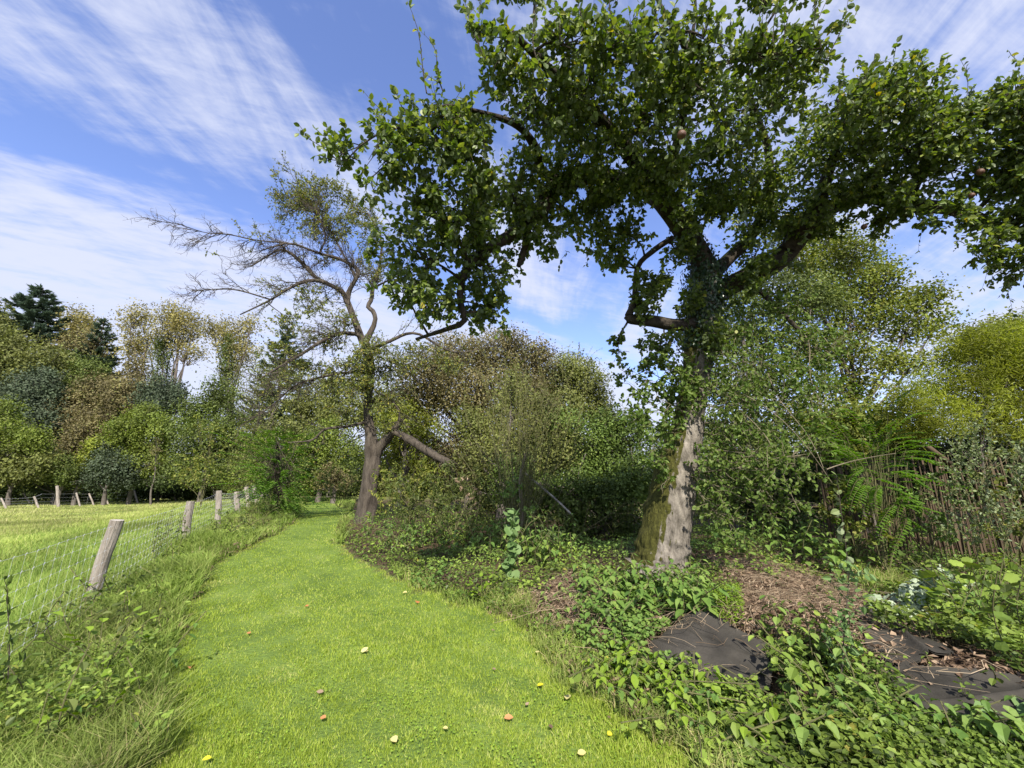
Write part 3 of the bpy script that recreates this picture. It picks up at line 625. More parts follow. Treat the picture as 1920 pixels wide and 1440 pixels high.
ft('dark_shrub', 'dark shadowy bush low behind the far posts', 110, 36, [(110,890,35,18),(70,905,32,12),(20,905,32,12),(130,905,30,10),(-40,900,40,16),(240,905,26,10),(300,903,26,12)], 'dark', .16)
ft('small_tree', 'small round light green tree by the leaning fence post', 118, 34.5, [(118,870,20,16),(125,885,16,12),(110,885,14,12),(118,898,12,10)], 'green', .15)
ft('green_thicket', 'green willow thicket right of the bright tree', 380, 34, [(370,770,35,25),(400,760,30,25),(350,800,32,25),(390,810,40,28),(430,790,35,30),(360,840,36,28),(400,850,42,28),(440,840,35,28),(345,880,32,22),(390,885,40,20),(435,880,40,22),(420,740,22,20),(400,725,16,14)], 'green', .17, .85, loose=1.3)
ft('green_thicket', 'lighter leafy thicket beside the curve of the path', 480, 26, [(480,820,35,25),(520,810,35,25),(470,860,35,24),(520,860,40,25),(560,840,30,25),(500,895,40,18),(550,890,35,18)], 'olive', .15, .85, loose=1.2)
ft('bare_tree', 'grey brown leafless tree behind the low bare branches', 470, 36, [(470,720,50,35),(520,700,45,35),(560,720,40,35),(490,760,50,25),(600,740,40,30)], 'olive', .14, .22, trunk=.2, loose=1.6)
ft('bare_tree', 'thin leafless tree standing up from the edge of the meadow', 293, 34.6, [(290,850,10,25),(295,830,8,16)], 'brown', .12, .1, trunk=.09)
ft('hedge_tree', 'dark tree mass behind the trunk of the old apple tree', 620, 34, [(600,760,45,35),(650,770,50,35),(640,720,40,25),(700,780,40,40),(580,800,45,30),(560,760,25,22),(740,760,40,50)], 'olive', .2, .9)
ft('roadside_shrub', 'rounded green bush where the path bends out of sight', 600, 27, [(590,830,32,30),(620,820,32,35),(570,865,26,25),(610,870,35,28),(650,850,32,35),(640,900,30,20),(590,905,22,14)], 'fresh', .13, .8, cat='shrub', group='shrubs beside the path')
ft('autumn_shrub', 'dark bush touched with orange leaves at the path bend', 630, 25, [(625,890,22,18),(645,900,18,14),(610,905,16,12)], 'brown', .11, .9, cat='shrub', group='shrubs beside the path')
for q, (px, Yd, w_, hh, mt_, lb) in enumerate([
 (-120,41,90,60,'dark','dark understory bush outside the left edge of the wood'),(20,41,70,50,'dark','dark understory below the olive tree at the left edge'),(130,41,60,45,'dark','dark understory behind the small round tree'),(215,41,55,45,'dark','dark understory behind the grey-green bush'),
 (300,42,50,45,'dark','dark understory behind the thin leafless tree'),(365,44,45,60,'green','green bush behind the willow thicket'),(440,44,50,70,'olive','olive bush under the straggling yellow-green tree'),(520,43,50,80,'green','green mass below the half hidden conifer'),
 (590,42,50,80,'olive','olive hedge tree left of the apple trunk'),(660,40,50,80,'green','green hedge tree right behind the apple trunk'),(735,38,50,80,'olive','distant hedge tree between apple trunk and snapped limb'),(815,36,50,90,'green','distant hedge tree under the snapped limb'),(895,34,50,90,'olive','distant hedge tree behind the autumn bush'),
 (975,32,50,90,'green','distant hedge tree behind the twiggy shrub'),(1060,30,55,90,'green','distant hedge tree left of the leaning trunk'),(1150,28,55,90,'under','distant hedge tree touching the leaning trunk at left'),(1240,26,60,100,'under','distant hedge tree behind the leaning trunk'),(1340,24,60,100,'under','distant hedge tree right of the leaning trunk'),
 (1450,22,65,100,'green','distant hedge tree behind the sucker thicket'),(1560,20,70,100,'under','distant hedge tree behind the robinia'),(1680,18,75,100,'green','distant hedge tree left of the bamboo'),(1810,17,80,100,'under','distant hedge tree behind the bamboo'),(1940,16,90,110,'green','distant hedge tree at the right edge')]):
    bl = [(px+dx*w_, 928-hh*fy+rng.normal()*6, w_*.55, hh*.34) for dx, fy in ((-.55, .05), (.0, .0), (.55, .1), (-.4, .5), (.35, .55), (0, .9), (.7, .35), (-.75, .3))]
    ft('understory_bush' if px < 330 else 'hedge_tree', lb, px, Yd, bl, mt_, .21 if Yd > 33 else .14, .8, trunk=.12, cat='shrub', group='bushes closing the view at the horizon')
for e, (px, Yd) in enumerate([(-240, 38), (-420, 34), (-130, 44), (-620, 30)]):
    lab = ['green tree outside the meadow just past the left edge', 'olive tree outside the meadow far past the left edge', 'tall tree outside the meadow behind the left edge', 'tree nearest the camera past the left edge'][e]
    ft('leafy_tree', lab, px, Yd, blobfill(px, 780, 110, 110, 14, 45), ['green', 'olive', 'green', 'olive'][e], .3, .6)
# ------------------------------------------------------------------ old apple tree with bare twigs, second along the path
def tree_root(name, base, label, cat='tree', group=None): return thing(name, base, label, cat, group)
B2 = G(684, 985); Y2 = B2[1]
B2 = gp(P(684, 985, 12.6)[0], 12.6)
r2 = tree_root('apple_tree', B2, 'old half-bare apple tree with a snapped limb, left of the garden bed')
mt = MB()
trunk2 = limb([(680,1000,12.6,.36),(684,975,12.6,.30),(691,925,12.6,.25),(698,870,12.6,.24),(697,835,12.6,.20),(692,795,12.6,.14),(690,750,12.6,.13),(694,700,12.5,.13),(690,655,12.4,.13),(680,635,12.4,.12)], 60)
tubes(mt, trunk2[None, :, :3], trunk2[None, :, 3], 24, rough=.13)
fk = limb([(702,862,12.6,.17),(712,838,12.55,.15),(731,817,12.5,.12),(745,798,12.5,.09),(756,786,12.5,.03)]); tubes(mt, fk[None, :, :3], fk[None, :, 3], 8, rough=.1)
mt.build('trunk', M['bark_old'], r2, smooth=True, origin=B2)
mt = MB()
lg = limb([(734,815,12.5,.06),(745,813,12.4,.09),(769,825,12.2,.12),(797,844,12.0,.125),(822,858,11.9,.11),(843,869,11.8,.11),(848,874,11.8,.03)]); tubes(mt, lg[None, :, :3], lg[None, :, 3], 10, rough=.14)
st = lg[rng.integers(12, 30, 26), :3]; e = st + np.c_[rng.normal(size=26)*.10, rng.normal(size=26)*.1, -rng.uniform(.15, .55, 26)]
tubes(mt, curve(st, e, 5, 0, .1), .022*np.linspace(1, .3, 5)[None], 3)
e0 = lg[-1, :3]; tubes(mt, curve(np.repeat([lg[-3, :3]], 14, 0)+rv(14)*.07, np.repeat([e0], 14, 0)+np.c_[rng.uniform(.0, .22, 14), rng.normal(size=14)*.06, rng.uniform(-.42, .02, 14)], 4, 0, .12), .022*np.linspace(1, .2, 4)[None], 4)
sp_ = spawn(lg[None, :, :3], 16, .5, .9, .2, (.2, 0, -.3), 5, .2); tubes(mt, sp_, .009, 3)
mt.build('broken_limb', M['bark_old'], r2, smooth=True, origin=B2)
mt = MB(); L2 = []
for q in [
  [(680,640,12.4,.13),(665,600,12.3,.13),(651,565,12.2,.12),(640,546,12.1,.09),(605,529,11.8,.075),(578,526,11.5,.06),(543,540,11.2,.05),(508,562,10.9,.035),(450,590,10.6,.02)],
  [(651,565,12.2,.11),(655,545,12.2,.10),(668,522,12.1,.085),(671,508,12.1,.08),(661,498,12,.07),(633,484,11.8,.055),(595,474,11.5,.045),(543,456,11.1,.035),(490,470,10.9,.02)],
  [(615,532,11.9,.075),(592,520,11.8,.075),(571,498,11.7,.07),(543,474,11.5,.05),(520,470,11.3,.035),(470,500,11,.02)],
  [(684,645,12.4,.12),(703,605,12.4,.10),(700,585,12.4,.09),(690,575,12.4,.08),(697,560,12.4,.08),(699,540,12.4,.075),(710,508,12.4,.065),(715,450,12.3,.04),(690,400,12.2,.025)],
  [(680,635,12.4,.10),(665,626,12.2,.08),(633,626,11.8,.07),(598,643,11.3,.06),(570,661,10.9,.045),(520,690,10.5,.03),(480,715,10.2,.015)],
  [(690,660,12.4,.10),(730,640,12.5,.07),(780,625,12.6,.05),(850,660,12.8,.03),(920,650,13,.015)],
  [(692,790,12.6,.06),(650,800,12.3,.05),(610,805,12,.04),(585,825,11.8,.03),(540,830,11.5,.02)],
  [(697,755,12.6,.07),(720,740,12.4,.06),(745,765,12.2,.04),(750,790,12.1,.02)],
  [(690,700,12.5,.06),(640,700,12,.045),(560,720,11.2,.03),(510,760,10.7,.02),(450,800,10.3,.012)],
  [(668,522,12.1,.05),(640,470,12,.035),(600,400,11.9,.025),(560,360,11.7,.012)],
  [(600,474,11.5,.04),(610,440,11.5,.03),(590,400,11.4,.02),(545,390,11.3,.01)],
  [(540,456,11.1,.03),(480,450,10.8,.022),(430,440,10.6,.018),(385,436,10.4,.013),(345,424,10.2,.006)],
  [(508,562,10.9,.03),(450,545,10.6,.022),(410,542,10.4,.016),(370,545,10.2,.007)],
  [(700,540,12.4,.05),(740,520,12.6,.03),(790,500,12.8,.02)],
]:
    c = limb(q, 20); L2.append(c); tubes(mt, c[None, :, :3], c[None, :, 3]*.85, 7, rough=.16)
mt.build('limb', M['bark_old'], r2, smooth=True, origin=B2)
par = np.stack([c[:, :3] for c in L2]); left = par[[0, 1, 2, 4, 8, 10, 11, 12]]; top_ = par[[1, 3, 9, 10]]
t1 = spawn(left, 130, .8, .95, .26, (-.3, -.1, -.12), 7, .2); t2 = spawn(t1, 620, .5, .95, .30, (-.3, 0, -.05), 6); t3 = spawn(t2, 2200, .2, 1.1, .3, (-.1, 0, .1), 4)
w1 = spawn(par[[0, 1, 2, 4, 10]], 130, .8, 1.0, .26, (-.1, 0, .15), 7, .1, .75); w2 = spawn(w1, 620, .4, .95, .3, (0, 0, .05), 5); w3 = spawn(w2, 1500, .17, 1.1, .3, (0, 0, .1), 4)
u1 = spawn(top_, 70, .95, .8, .22, (0, 0, .35), 6, .3); u2 = spawn(u1, 340, .5, .8, .28, (0, 0, .25), 5); u3 = spawn(u2, 900, .22, .9, .3, (0, 0, .2), 4)
v1 = spawn(par[[5, 6, 7, 8, 13]], 60, .9, .8, .25, (0, 0, .0), 6, .2); v2 = spawn(v1, 300, .45, .8, .28, (0, 0, 0), 5)
mt = MB()
for a, r_ in ((w1, .012), (w2, .007), (w3, .0045), (t1, .013), (u1, .013), (v1, .012), (t2, .0075), (u2, .0075), (v2, .007), (t3, .0045), (u3, .0045)):
    tubes(mt, a, r_*np.linspace(1, .35, a.shape[1])[None], 3 if r_ < .01 else 4)
mt.build('twigs', M['twig'], r2, origin=B2)
ml = MB()
sel = lambda a, f: a[f(a.mean(1))]
def pxy(p):
    q = p - EYE; d = q[:, 1]*cp + q[:, 2]*sp; return 960+F*q[:, 0]/d, 720-F*(-q[:, 1]*sp+q[:, 2]*cp)/d
def inb(a, x0, x1, y0, y1): X_, Y_ = pxy(a.mean(1)); return a[(X_ > x0) & (X_ < x1) & (Y_ > y0) & (Y_ < y1)]
leaf_on(ml, u3[::2], 6, .075, .045, T_RHO); leaf_on(ml, u2, 6, .075, .045, T_RHO)
leaf_on(ml, inb(t3, 500, 740, 330, 450), 6, .055, .034, T_RHO); leaf_on(ml, inb(t3, 480, 740, 510, 720), 3, .055, .034, T_RHO)
leaf_on(ml, v2, 5, .06, .036, T_RHO); leaf_on(ml, inb(t2, 560, 760, 540, 760), 4, .055, .034, T_RHO)
def blob_leaves(ml, mt, frm, blobs, per, Ln, Wd, tm=T_RHO, k=9, sl=.35, dr=.3, sr=.005, up=.2, rnd=None, out=.45, thick=.02, mat=0):
    """blobs (px,py,rx,ry,Y): branch from nearest point of the limb set, side branches, leafy shoots"""
    tw = []
    for (a, b, rx, ry, Yb) in blobs:
        c = P(a, b, Yb); r = np.array([m2(rx, c), m2((rx+ry)/2, c), m2(ry, c)])
        i = np.argmin(np.linalg.norm(frm - c, axis=1) + .25*np.maximum(frm[:, 2]-c[2], 0)); br = curve(frm[i][None], c[None], 8, -.06, .07)
        tubes(mt, br, thick*np.linspace(1, .35, 8)[None]*(.6+.5*r.max()), 5)
        nb = max(5, int(10*(r[0]*r[2])**.5*1.6)); e = c + rv(nb)*r*rng.uniform(.55, 1, (nb, 1))
        sb = curve(br[0, rng.integers(4, 8, nb)], e, 6, -.05, .1); tubes(mt, sb, thick*.3*np.linspace(1, .4, 6)[None], 4)
        n = max(6, int(per*r[0]*r[2])); q = rng.integers(0, nb, n); t = rng.uniform(.25, 1, n)*(5-1e-6); w_ = t.astype(int); f_ = (t-w_)[:, None]
        s0 = sb[q, w_]*(1-f_)+sb[q, w_+1]*f_ ; s0 = s0 + rng.normal(size=(n, 3))*r*.16
        d = unit(unit((s0-c)/r)*out + rv(n)*.8 + [0, 0, up]); ln = sl*rng.uniform(.5, 1.3, (n, 1)); e2 = s0 + d*ln
        # keep shoots inside the blob's outline
        over = np.linalg.norm((e2-c)/r, axis=1) > 1.12; e2[over] = (s0 + (e2-s0)*.35)[over]
        sh = curve(s0, e2, 5, -.06, .06); tubes(mt, sh, sr*np.linspace(1, .4, 5)[None], 3); leaf_on(ml, sh, k, Ln, Wd, tm, mat, 1., dr, rnd=None, curl=.7); tw.append(sh)
    return np.concatenate(tw)
mt = MB()
blob_leaves(ml, mt, par.reshape(-1, 3), [(560,380,40,30,11.8),(620,365,45,30,11.9),(670,400,40,35,12.1),(700,440,30,35,12.2),(700,700,50,40,12.1),(650,700,45,35,11.8),(720,760,40,25,12.1),(680,730,30,30,11.9),(600,690,45,20,11.5),(740,690,45,35,12.4),(540,610,40,25,11.2),(590,570,40,30,11.5),(640,600,30,30,11.9),(620,640,35,20,11.8),(520,660,40,18,11),(790,660,50,22,12.6),(840,690,50,20,12.8),(690,670,45,40,11.9),(660,730,40,30,11.6),(700,650,40,30,12),(640,770,30,18,11.8),(720,800,18,14,12.2),(560,690,35,18,11.2),(580,380,40,20,11.6),(640,430,50,25,12)], 380, .07, .045, k=8, sl=.3, thick=.018)
mt.build('twigs', M['twig'], r2, origin=B2)
ml.build('leaves', M['apple_leaf'], r2, origin=B2)

# ------------------------------------------------------------------ big pear tree in front
B1 = gp(P(1243, 1066, 6.0)[0], 6.0)
r1 = tree_root('pear_tree', B1, 'big leaning pear tree with mossy pale trunk and dense dark crown overhanging the garden')
mt = MB()
tr1 = limb([(1228,1095,6.0,.50),(1238,1062,6.0,.385),(1245,1010,6.0,.345),(1258,930,6.0,.315),(1271,870,6.0,.28),(1288,800,6.0,.23),(1298,740,6.0,.20),(1306,690,6.0,.20),(1310,640,6.0,.22),(1318,590,6.0,.24),(1324,550,5.95,.25),(1322,505,5.9,.23)], 200)
k_ = len(tr1)
tubes(mt, tr1[None, :, :3], tr1[None, :, 3], 90, rough=.07)
V0 = mt.V[0]; ang = np.tile(np.arange(90)*2*PI/90, k_); hh = V0[:, 2]
cen = np.repeat(tr1[:, :3], 90, 0); dv = V0-cen
rg = 1 + .03*sn(np.cos(ang)*2.4, np.sin(ang)*2.4+hh*1.2, 1.6, 5) - .045*(1-np.abs(sn(ang*13+.6*sn(hh, ang, 3, 2), hh*2.6, 1.0, 7)))**4 - .03*(1-np.abs(sn(ang*24, hh*9, 1.0, 3)))**4 + .10*np.exp(-(hh-.25)**2*14)*np.cos(ang*5+1)
mt.V[0] = cen + dv*rg[:, None]
pear_trunk = mt.build('trunk', M['bark'], r1, smooth=True, origin=B1)
mt = MB(); L1 = []
for q in [
  [(1322,515,5.9,.20),(1312,480,5.8,.18),(1290,445,5.6,.165),(1262,400,5.2,.15),(1235,365,4.9,.14),(1205,320,4.5,.12),(1150,250,4.0,.09),(1090,190,3.6,.065),(1020,120,3.1,.04),(960,60,2.7,.02)],
  [(1322,565,5.95,.19),(1350,545,5.9,.17),(1400,520,5.8,.155),(1455,492,5.75,.15),(1490,455,5.65,.14),(1520,415,5.5,.125),(1560,388,5.4,.115),(1620,368,5.2,.105),(1700,385,5.0,.09),(1790,392,4.8,.08),(1880,430,4.6,.055),(1990,470,4.4,.03)],
  [(1480,465,5.6,.12),(1500,430,5.4,.11),(1530,400,5.2,.09),(1560,300,4.8,.065),(1600,220,4.3,.045),(1640,150,3.9,.02)],
  [(1250,385,5.1,.12),(1190,345,4.9,.12),(1110,330,4.7,.115),(1045,345,4.6,.11),(1020,385,4.5,.10),(975,430,4.4,.08),(910,470,4.3,.06),(872,510,4.25,.045),(862,560,4.3,.04),(870,602,4.35,.035),(835,618,4.4,.028),(780,636,4.5,.018)],
  [(1045,340,4.6,.08),(1015,320,4.4,.07),(1000,270,4.0,.05),(960,230,3.6,.035),(860,200,3.2,.02)],
  [(990,420,4.4,.05),(985,460,4.45,.045),(972,500,4.5,.03)],
  [(1318,605,5.95,.12),(1270,610,5.8,.10),(1225,603,5.7,.09),(1184,598,5.6,.075),(1180,590,5.6,.06),(1190,560,5.6,.045),(1196,500,5.5,.04),(1225,470,5.4,.04),(1262,445,5.3,.035)],
  [(1330,520,5.9,.12),(1372,480,5.9,.10),(1410,440,5.8,.08),(1440,370,5.5,.07),(1440,280,5.0,.05),(1410,190,4.4,.03),(1400,110,3.8,.015)],
  [(1235,365,4.9,.09),(1260,300,4.5,.07),(1280,220,4.0,.05),(1290,120,3.4,.03),(1260,40,2.9,.015)],
  [(1700,385,5.0,.06),(1740,300,4.6,.045),(1800,220,4.1,.025)],
  [(1400,520,5.8,.05),(1440,560,5.6,.035),(1500,620,5.3,.025)],
]:
    c = limb(q, 28); L1.append(c); tubes(mt, c[None, :, :3], c[None, :, 3], 12, rough=.13)
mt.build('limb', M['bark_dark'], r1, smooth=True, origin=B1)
skel = np.concatenate([c[:, :3] for c in L1])
crown = [(780,470,85,90,3.9),(850,390,110,90,3.7),(770,360,70,60,3.4),(740,265,60,50,3.1),(650,300,60,28,3.0),(700,330,45,35,3.1),(840,240,95,75,3.2),(880,310,80,70,3.4),(925,500,80,75,4.3),(960,350,95,85,4.1),(1000,440,55,60,4.5),(890,570,50,45,4.4),(935,590,30,35,4.5),(810,560,60,45,4.0),(760,540,40,40,3.9),(1000,200,110,90,3.3),(950,100,60,50,2.8),(1090,300,110,85,4.1),(1110,180,100,90,3.3),(1090,420,50,45,4.9),(1150,400,70,50,4.8),(1130,460,40,35,5.0),(1180,440,50,45,5.0),(1070,90,75,55,2.8),(1040,380,40,50,4.6),
 (1190,100,100,70,2.9),(1240,230,110,90,3.6),(1200,330,90,60,4.3),(1320,170,110,90,3.4),(1320,70,90,55,2.9),(1290,320,80,50,4.6),(1390,320,100,75,4.6),(1440,210,100,90,3.8),(1460,110,75,60,3.1),(1570,190,95,80,3.8),(1540,90,40,45,3.0),(1560,300,105,80,4.6),(1680,180,90,60,3.9),(1690,290,110,75,4.5),(1650,350,60,30,4.9),(1800,230,90,60,4.2),(1790,320,100,60,4.5),(1900,210,70,50,4.0),(1900,320,90,75,4.4),(1870,430,60,50,4.5),(1900,500,40,45,4.6),(1400,420,60,50,5.6),(1480,390,60,50,5.4),(1560,420,50,40,5.4),(1300,400,60,40,5.4),(1640,420,30,40,5.1),(2000,250,90,120,4.0),(1990,420,80,80,4.4),(1720,410,35,22,4.9),(1340,620,60,45,5.7),(1250,360,50,35,4.4),(1290,420,35,30,4.9),(1220,330,50,35,4.1),(1420,470,50,28,5.3),(1500,430,50,35,5.2),(1560,380,55,35,5.0),(1630,360,50,35,4.8),(1700,380,50,28,4.6),(1780,400,50,35,4.5),(1400,370,60,40,4.9),(1100,350,60,35,4.3),(1390,540,40,30,5.5),(1460,500,45,25,5.4),(1860,460,50,45,4.3),(1000,-90,110,60,2.9),(1150,-110,120,70,3.0),(1320,-100,120,60,3.0),(1480,-90,110,60,3.2),(2090,300,90,130,3.6),(2120,120,90,110,3.4),  # trailing blobs carry the crown out of view, added to shade the stick fence
 (1240,540,30,40,5.5),(1205,570,28,45,5.5),(1270,480,40,35,5.5),(1160,500,25,30,5.4),(1290,560,30,40,5.7),(1200,540,18,50,5.5),(1160,645,16,25,5.5),(1250,650,35,35,5.6),(1100,620,0,0,5)][:-1]
ml = MB(); mt = MB()
sh = blob_leaves(ml, mt, skel, crown, 580, .066, .048, T_OVAL, k=10, sl=.34, dr=.35, sr=.0035, up=.12, thick=.022)
# long upright shoots standing out of the crown against the sky
ups = [(765,5,800,175,2.9),(790,60,830,170,2.9),(560,250,640,310,3.0),(590,240,645,290,3.0),(680,170,740,220,3.1),(740,165,770,230,3.1),(905,-40,900,110,2.7),(865,-20,910,110,2.7),(1000,-30,1010,120,2.7),(1080,-50,1090,60,2.7),(1160,-60,1150,60,2.7),(1230,-40,1240,60,2.8),(1330,-50,1320,60,2.8),(1440,-40,1440,80,2.9),(1460,-30,1450,80,2.9),(1560,-20,1540,90,3.0),(1590,0,1550,110,3.0),(1480,-20,1470,80,2.9),(1700,95,1640,160,3.7),(1790,125,1740,200,4.0),(1800,110,1810,200,4.0),(1870,150,1880,210,3.9),(1925,100,1910,190,3.9),(1900,130,1850,200,3.9),(620,250,670,300,3.0),(700,200,730,260,3.1),(1040,-20,1050,80,2.7),(1640,100,1610,160,3.6),(1530,-30,1530,70,2.9)]
a = np.array([P(q[2], q[3], q[4]) for q in ups]); b = np.array([P(q[0], q[1], q[4]) for q in ups])
us = curve(a, b, 8, 0, .05); tubes(mt, us, .006*np.linspace(1, .3, 8)[None], 4); leaf_on(ml, us, 17, .066, .048, T_OVAL, out=.9, droop=.05, upn=.2, lo=.0)
u2_ = spawn(us, 60, .22, .7, .15, (0, 0, .3), 5, .1, .8); tubes(mt, u2_, .003, 3); leaf_on(ml, u2_, 7, .06, .044, T_OVAL)
# hanging twigs at the crown's ragged underside
hg = [(1100,470,1095,500,4.9),(1130,480,1135,515,5),(1060,470,1050,505,4.6),(1200,460,1185,510,5.1),(900,600,905,622,4.4),(940,610,930,632,4.5),(1850,470,1840,545,4.6),(1880,490,1870,560,4.6),(1905,520,1900,590,4.6),(1720,410,1722,470,5),(1800,430,1790,470,4.8),(800,590,790,615,4),(860,600,858,640,4.4),(1180,600,1150,640,5.6),(1200,640,1165,700,5.5),(1230,640,1200,690,5.5),(1180,660,1140,690,5.5)]
a = np.array([P(q[0], q[1], q[4]) for q in hg]); b = np.array([P(q[2], q[3], q[4]) for q in hg])
us = curve(a, b, 6, 0, .08); tubes(mt, us, .004*np.linspace(1, .3, 6)[None], 3); leaf_on(ml, us, 9, .055, .038, T_OVAL, out=.8, droop=.6)
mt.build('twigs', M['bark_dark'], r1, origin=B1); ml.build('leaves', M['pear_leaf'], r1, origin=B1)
# suckers: leafy shoots from the trunk and the thicket of them at its right
ml = MB(); mt = MB(); tsk = np.r_[tr1[66::3, :3], L1[10][:, :3]]
suck = [(1230,745,55,45,5.5),(1200,790,35,30,5.45),(1250,690,35,30,5.5),(1160,690,22,22,5.5),(1240,910,20,20,5.5),(1265,720,30,40,5.45),(1210,700,40,35,5.5),(1255,800,35,30,5.5),(1225,835,40,30,5.5),(1235,870,25,28,5.5),(1180,770,30,25,5.5),(1290,700,30,40,5.6),(1270,760,45,40,5.5),(1220,650,30,40,5.6),(1180,720,28,30,5.5),
 (1360,650,60,55,5.6),(1420,700,75,65,5.4),(1500,660,70,60,5.4),(1380,760,65,60,5.4),(1460,780,80,65,5.2),(1540,760,55,55,5.1),(1400,850,70,55,5.2),(1480,870,65,60,5.0),(1360,900,45,60,5.4),(1430,950,60,45,5.1),(1500,940,35,40,5.0),(1540,840,35,35,5.0),(1350,820,35,60,5.6),(1400,600,60,45,5.6),(1470,580,55,40,5.5),(1580,700,40,40,5.2),(1400,980,50,35,5.2),(1340,960,35,35,5.4),(1330,740,40,50,5.6),(1560,650,50,40,5.4),(1340,560,30,40,5.8),(1430,880,50,50,4.9)]
blob_leaves(ml, mt, tsk, suck[:15], 420, .062, .046, T_OVAL, k=8, sl=.26, dr=.4, sr=.003, up=.1, thick=.012)
blob_leaves(ml, mt, tsk, suck[15:], 400, .055, .040, T_OVAL, k=8, sl=.4, dr=.4, sr=.0035, up=.0, thick=.012)
lw = np.array([[P(1395,740,5.2), P(1560,905,4.9)],[P(1440,700,5.3), P(1545,880,4.8)],[P(1550,880,4.8), P(1680,850,4.6)],[P(1400,780,5.2), P(1500,960,4.9)],[P(1300,700,5.8), P(1440,680,5.2)],[P(1340,800,5.6), P(1450,940,5)]])
c = curve(lw[:, 0], lw[:, 1], 10, -.04, .04); tubes(mt, c, .0065*np.linspace(1, .5, 10)[None], 5)
mt.build('sucker_twigs', M['twig_pale'], r1, origin=B1); ml.build('sucker_leaves', M['sucker_leaf'], r1, origin=B1)
# ivy hugging the upper trunk
ml = MB()
for (i0, i1, n_, off) in ((138, 199, 3800, .10), (112, 140, 500, .04)):
    i = rng.integers(i0, i1, n_); a = rng.uniform(-PI, PI, n_); nr = np.c_[np.cos(a), np.sin(a), rng.normal(size=n_)*.2]
    pos = tr1[i, :3] + nr*(tr1[i, 3]+rng.uniform(0, off, n_))[:, None] + rng.normal(size=(n_, 3))*.04
    keep = sn(pos[:, 2]*3, a*.8, 1.5, 3) > (-.5 if i0 > 50 else .05); pos, nr = pos[keep], nr[keep]; n_ = len(pos)
    leaves(ml, pos, unit(np.array([0, 0, -1.])+rv(n_)*.6), unit(nr+rv(n_)*.4), rng.uniform(.03, .06, n_), rng.uniform(.03, .055, n_), T_MID)
c = L1[0]; i = rng.integers(0, 8, 900); nr = rv(900); pos = c[i, :3]+nr*(c[i, 3]+.04)[:, None]; leaves(ml, pos, unit(rv(900)+[0, 0, -1]), nr, .045, .042, T_MID)
ml.build('ivy', M['ivy'], pear_trunk, origin=B1)
# hanging pears
def pear(px, py, Y, r, label):
    c = P(px, py, Y); root = thing('pear', c, label, 'fruit', 'brown pears hanging in the crown'); mb = MB()
    z = np.linspace(-1, 1, 12); rr = r*np.sqrt(np.clip(1-z**2, 0, 1))*(1-.12*z) + .0005
    tubes(mb, np.c_[z*0, z*0, z*r*1.0][None], rr[None], 16, rough=.03); mb.build('flesh', M['fruit'], root, smooth=True)
    mb = MB(); tubes(mb, np.array([[[0, 0, r*.95], [.004, 0, r*1.5], [.012, .004, r*2.2]]]), .0025, 5); mb.build('stalk', M['twig'], root)
pear(1278, 252, 2.75, .036, 'large russet brown pear hanging high in the middle of the crown')
pear(1838, 322, 3.9, .036, 'brown pear half hidden in leaves near the right edge of the crown')
pear(1822, 366, 4.1, .030, 'dark shrunken pear just below another one at right')
pear(1620, 425, 4.8, .036, 'small dark fruit hanging under the right limb beside a sky gap')

# ------------------------------------------------------------------ shrubs and trees behind the garden
sg = 'shrubs and small trees behind the garden bed'
ft('autumn_bush', 'wide brown and olive autumn bush behind the broken limb', 880, 17, [(800,700,50,45),(860,670,55,45),(800,850,50,40),(870,860,60,45),(950,860,60,45),(1010,820,40,45),(760,820,40,35),(930,660,55,35),(990,690,50,35),(780,760,45,45),(850,740,55,45),(920,730,55,50),(990,750,45,45),(900,790,60,40),(960,640,25,20),(1010,665,30,22)], 'brown', .10, .8, cat='shrub', group=sg, loose=1.4)
ft('green_shrub', 'tall upright olive-green many stemmed shrub behind the pale fallen branch', 940, 12, [(900,860,40,45),(950,800,35,50),(990,860,45,50),(930,920,50,40),(1010,780,35,45),(960,730,25,35),(1050,840,35,40),(880,790,30,35),(1000,920,45,40)], 'olive', .08, .7, cat='shrub', group=sg, loose=1.3)
ft('yellow_shrub', 'yellow-green bush glowing behind the snapped limb', 760, 16, [(760,790,40,35),(730,770,25,25),(800,800,30,30),(760,840,35,30),(720,850,25,35),(790,870,30,30)], 'bamboo', .09, .45, cat='shrub', group=sg)
ft('domed_tree', 'round topped olive tree standing between the two fruit trees', 1070, 22, [(1070,690,45,28),(1040,720,40,32),(1100,720,40,32),(1110,760,35,35),(1060,760,45,35),(1020,750,30,35),(1130,790,25,30)], 'olive', .12, 1., group=sg)
ft('green_shrub', 'green bush filling the gap below the domed tree', 1100, 13, [(1050,800,50,35),(1120,820,45,35),(1080,860,60,40),(1150,870,45,45),(1000,840,45,40),(1180,810,35,35),(1150,790,30,25)], 'under', .08, .9, cat='shrub', group=sg)
ft('dark_thicket', 'dark thicket in the shade left of the leaning trunk', 1130, 10, [(1080,920,55,40),(1150,930,45,40),(1020,930,45,40),(1190,900,35,45),(1110,980,60,30),(1180,990,35,30),(960,900,45,45)], 'under', .07, .8, cat='shrub', group=sg)
ft('tall_shrub', 'loose green tree right behind the upper trunk', 1400, 9.5, [(1370,560,40,45),(1440,540,50,50),(1390,640,50,50),(1330,700,40,50),(1450,620,55,50),(1520,560,55,45),(1400,730,60,50),(1480,700,60,50),(1350,800,50,50),(1430,820,60,50),(1380,900,60,55),(1320,920,40,45),(1460,900,50,50)], 'green', .075, .62, trunk=.08, group=sg, loose=1.3)
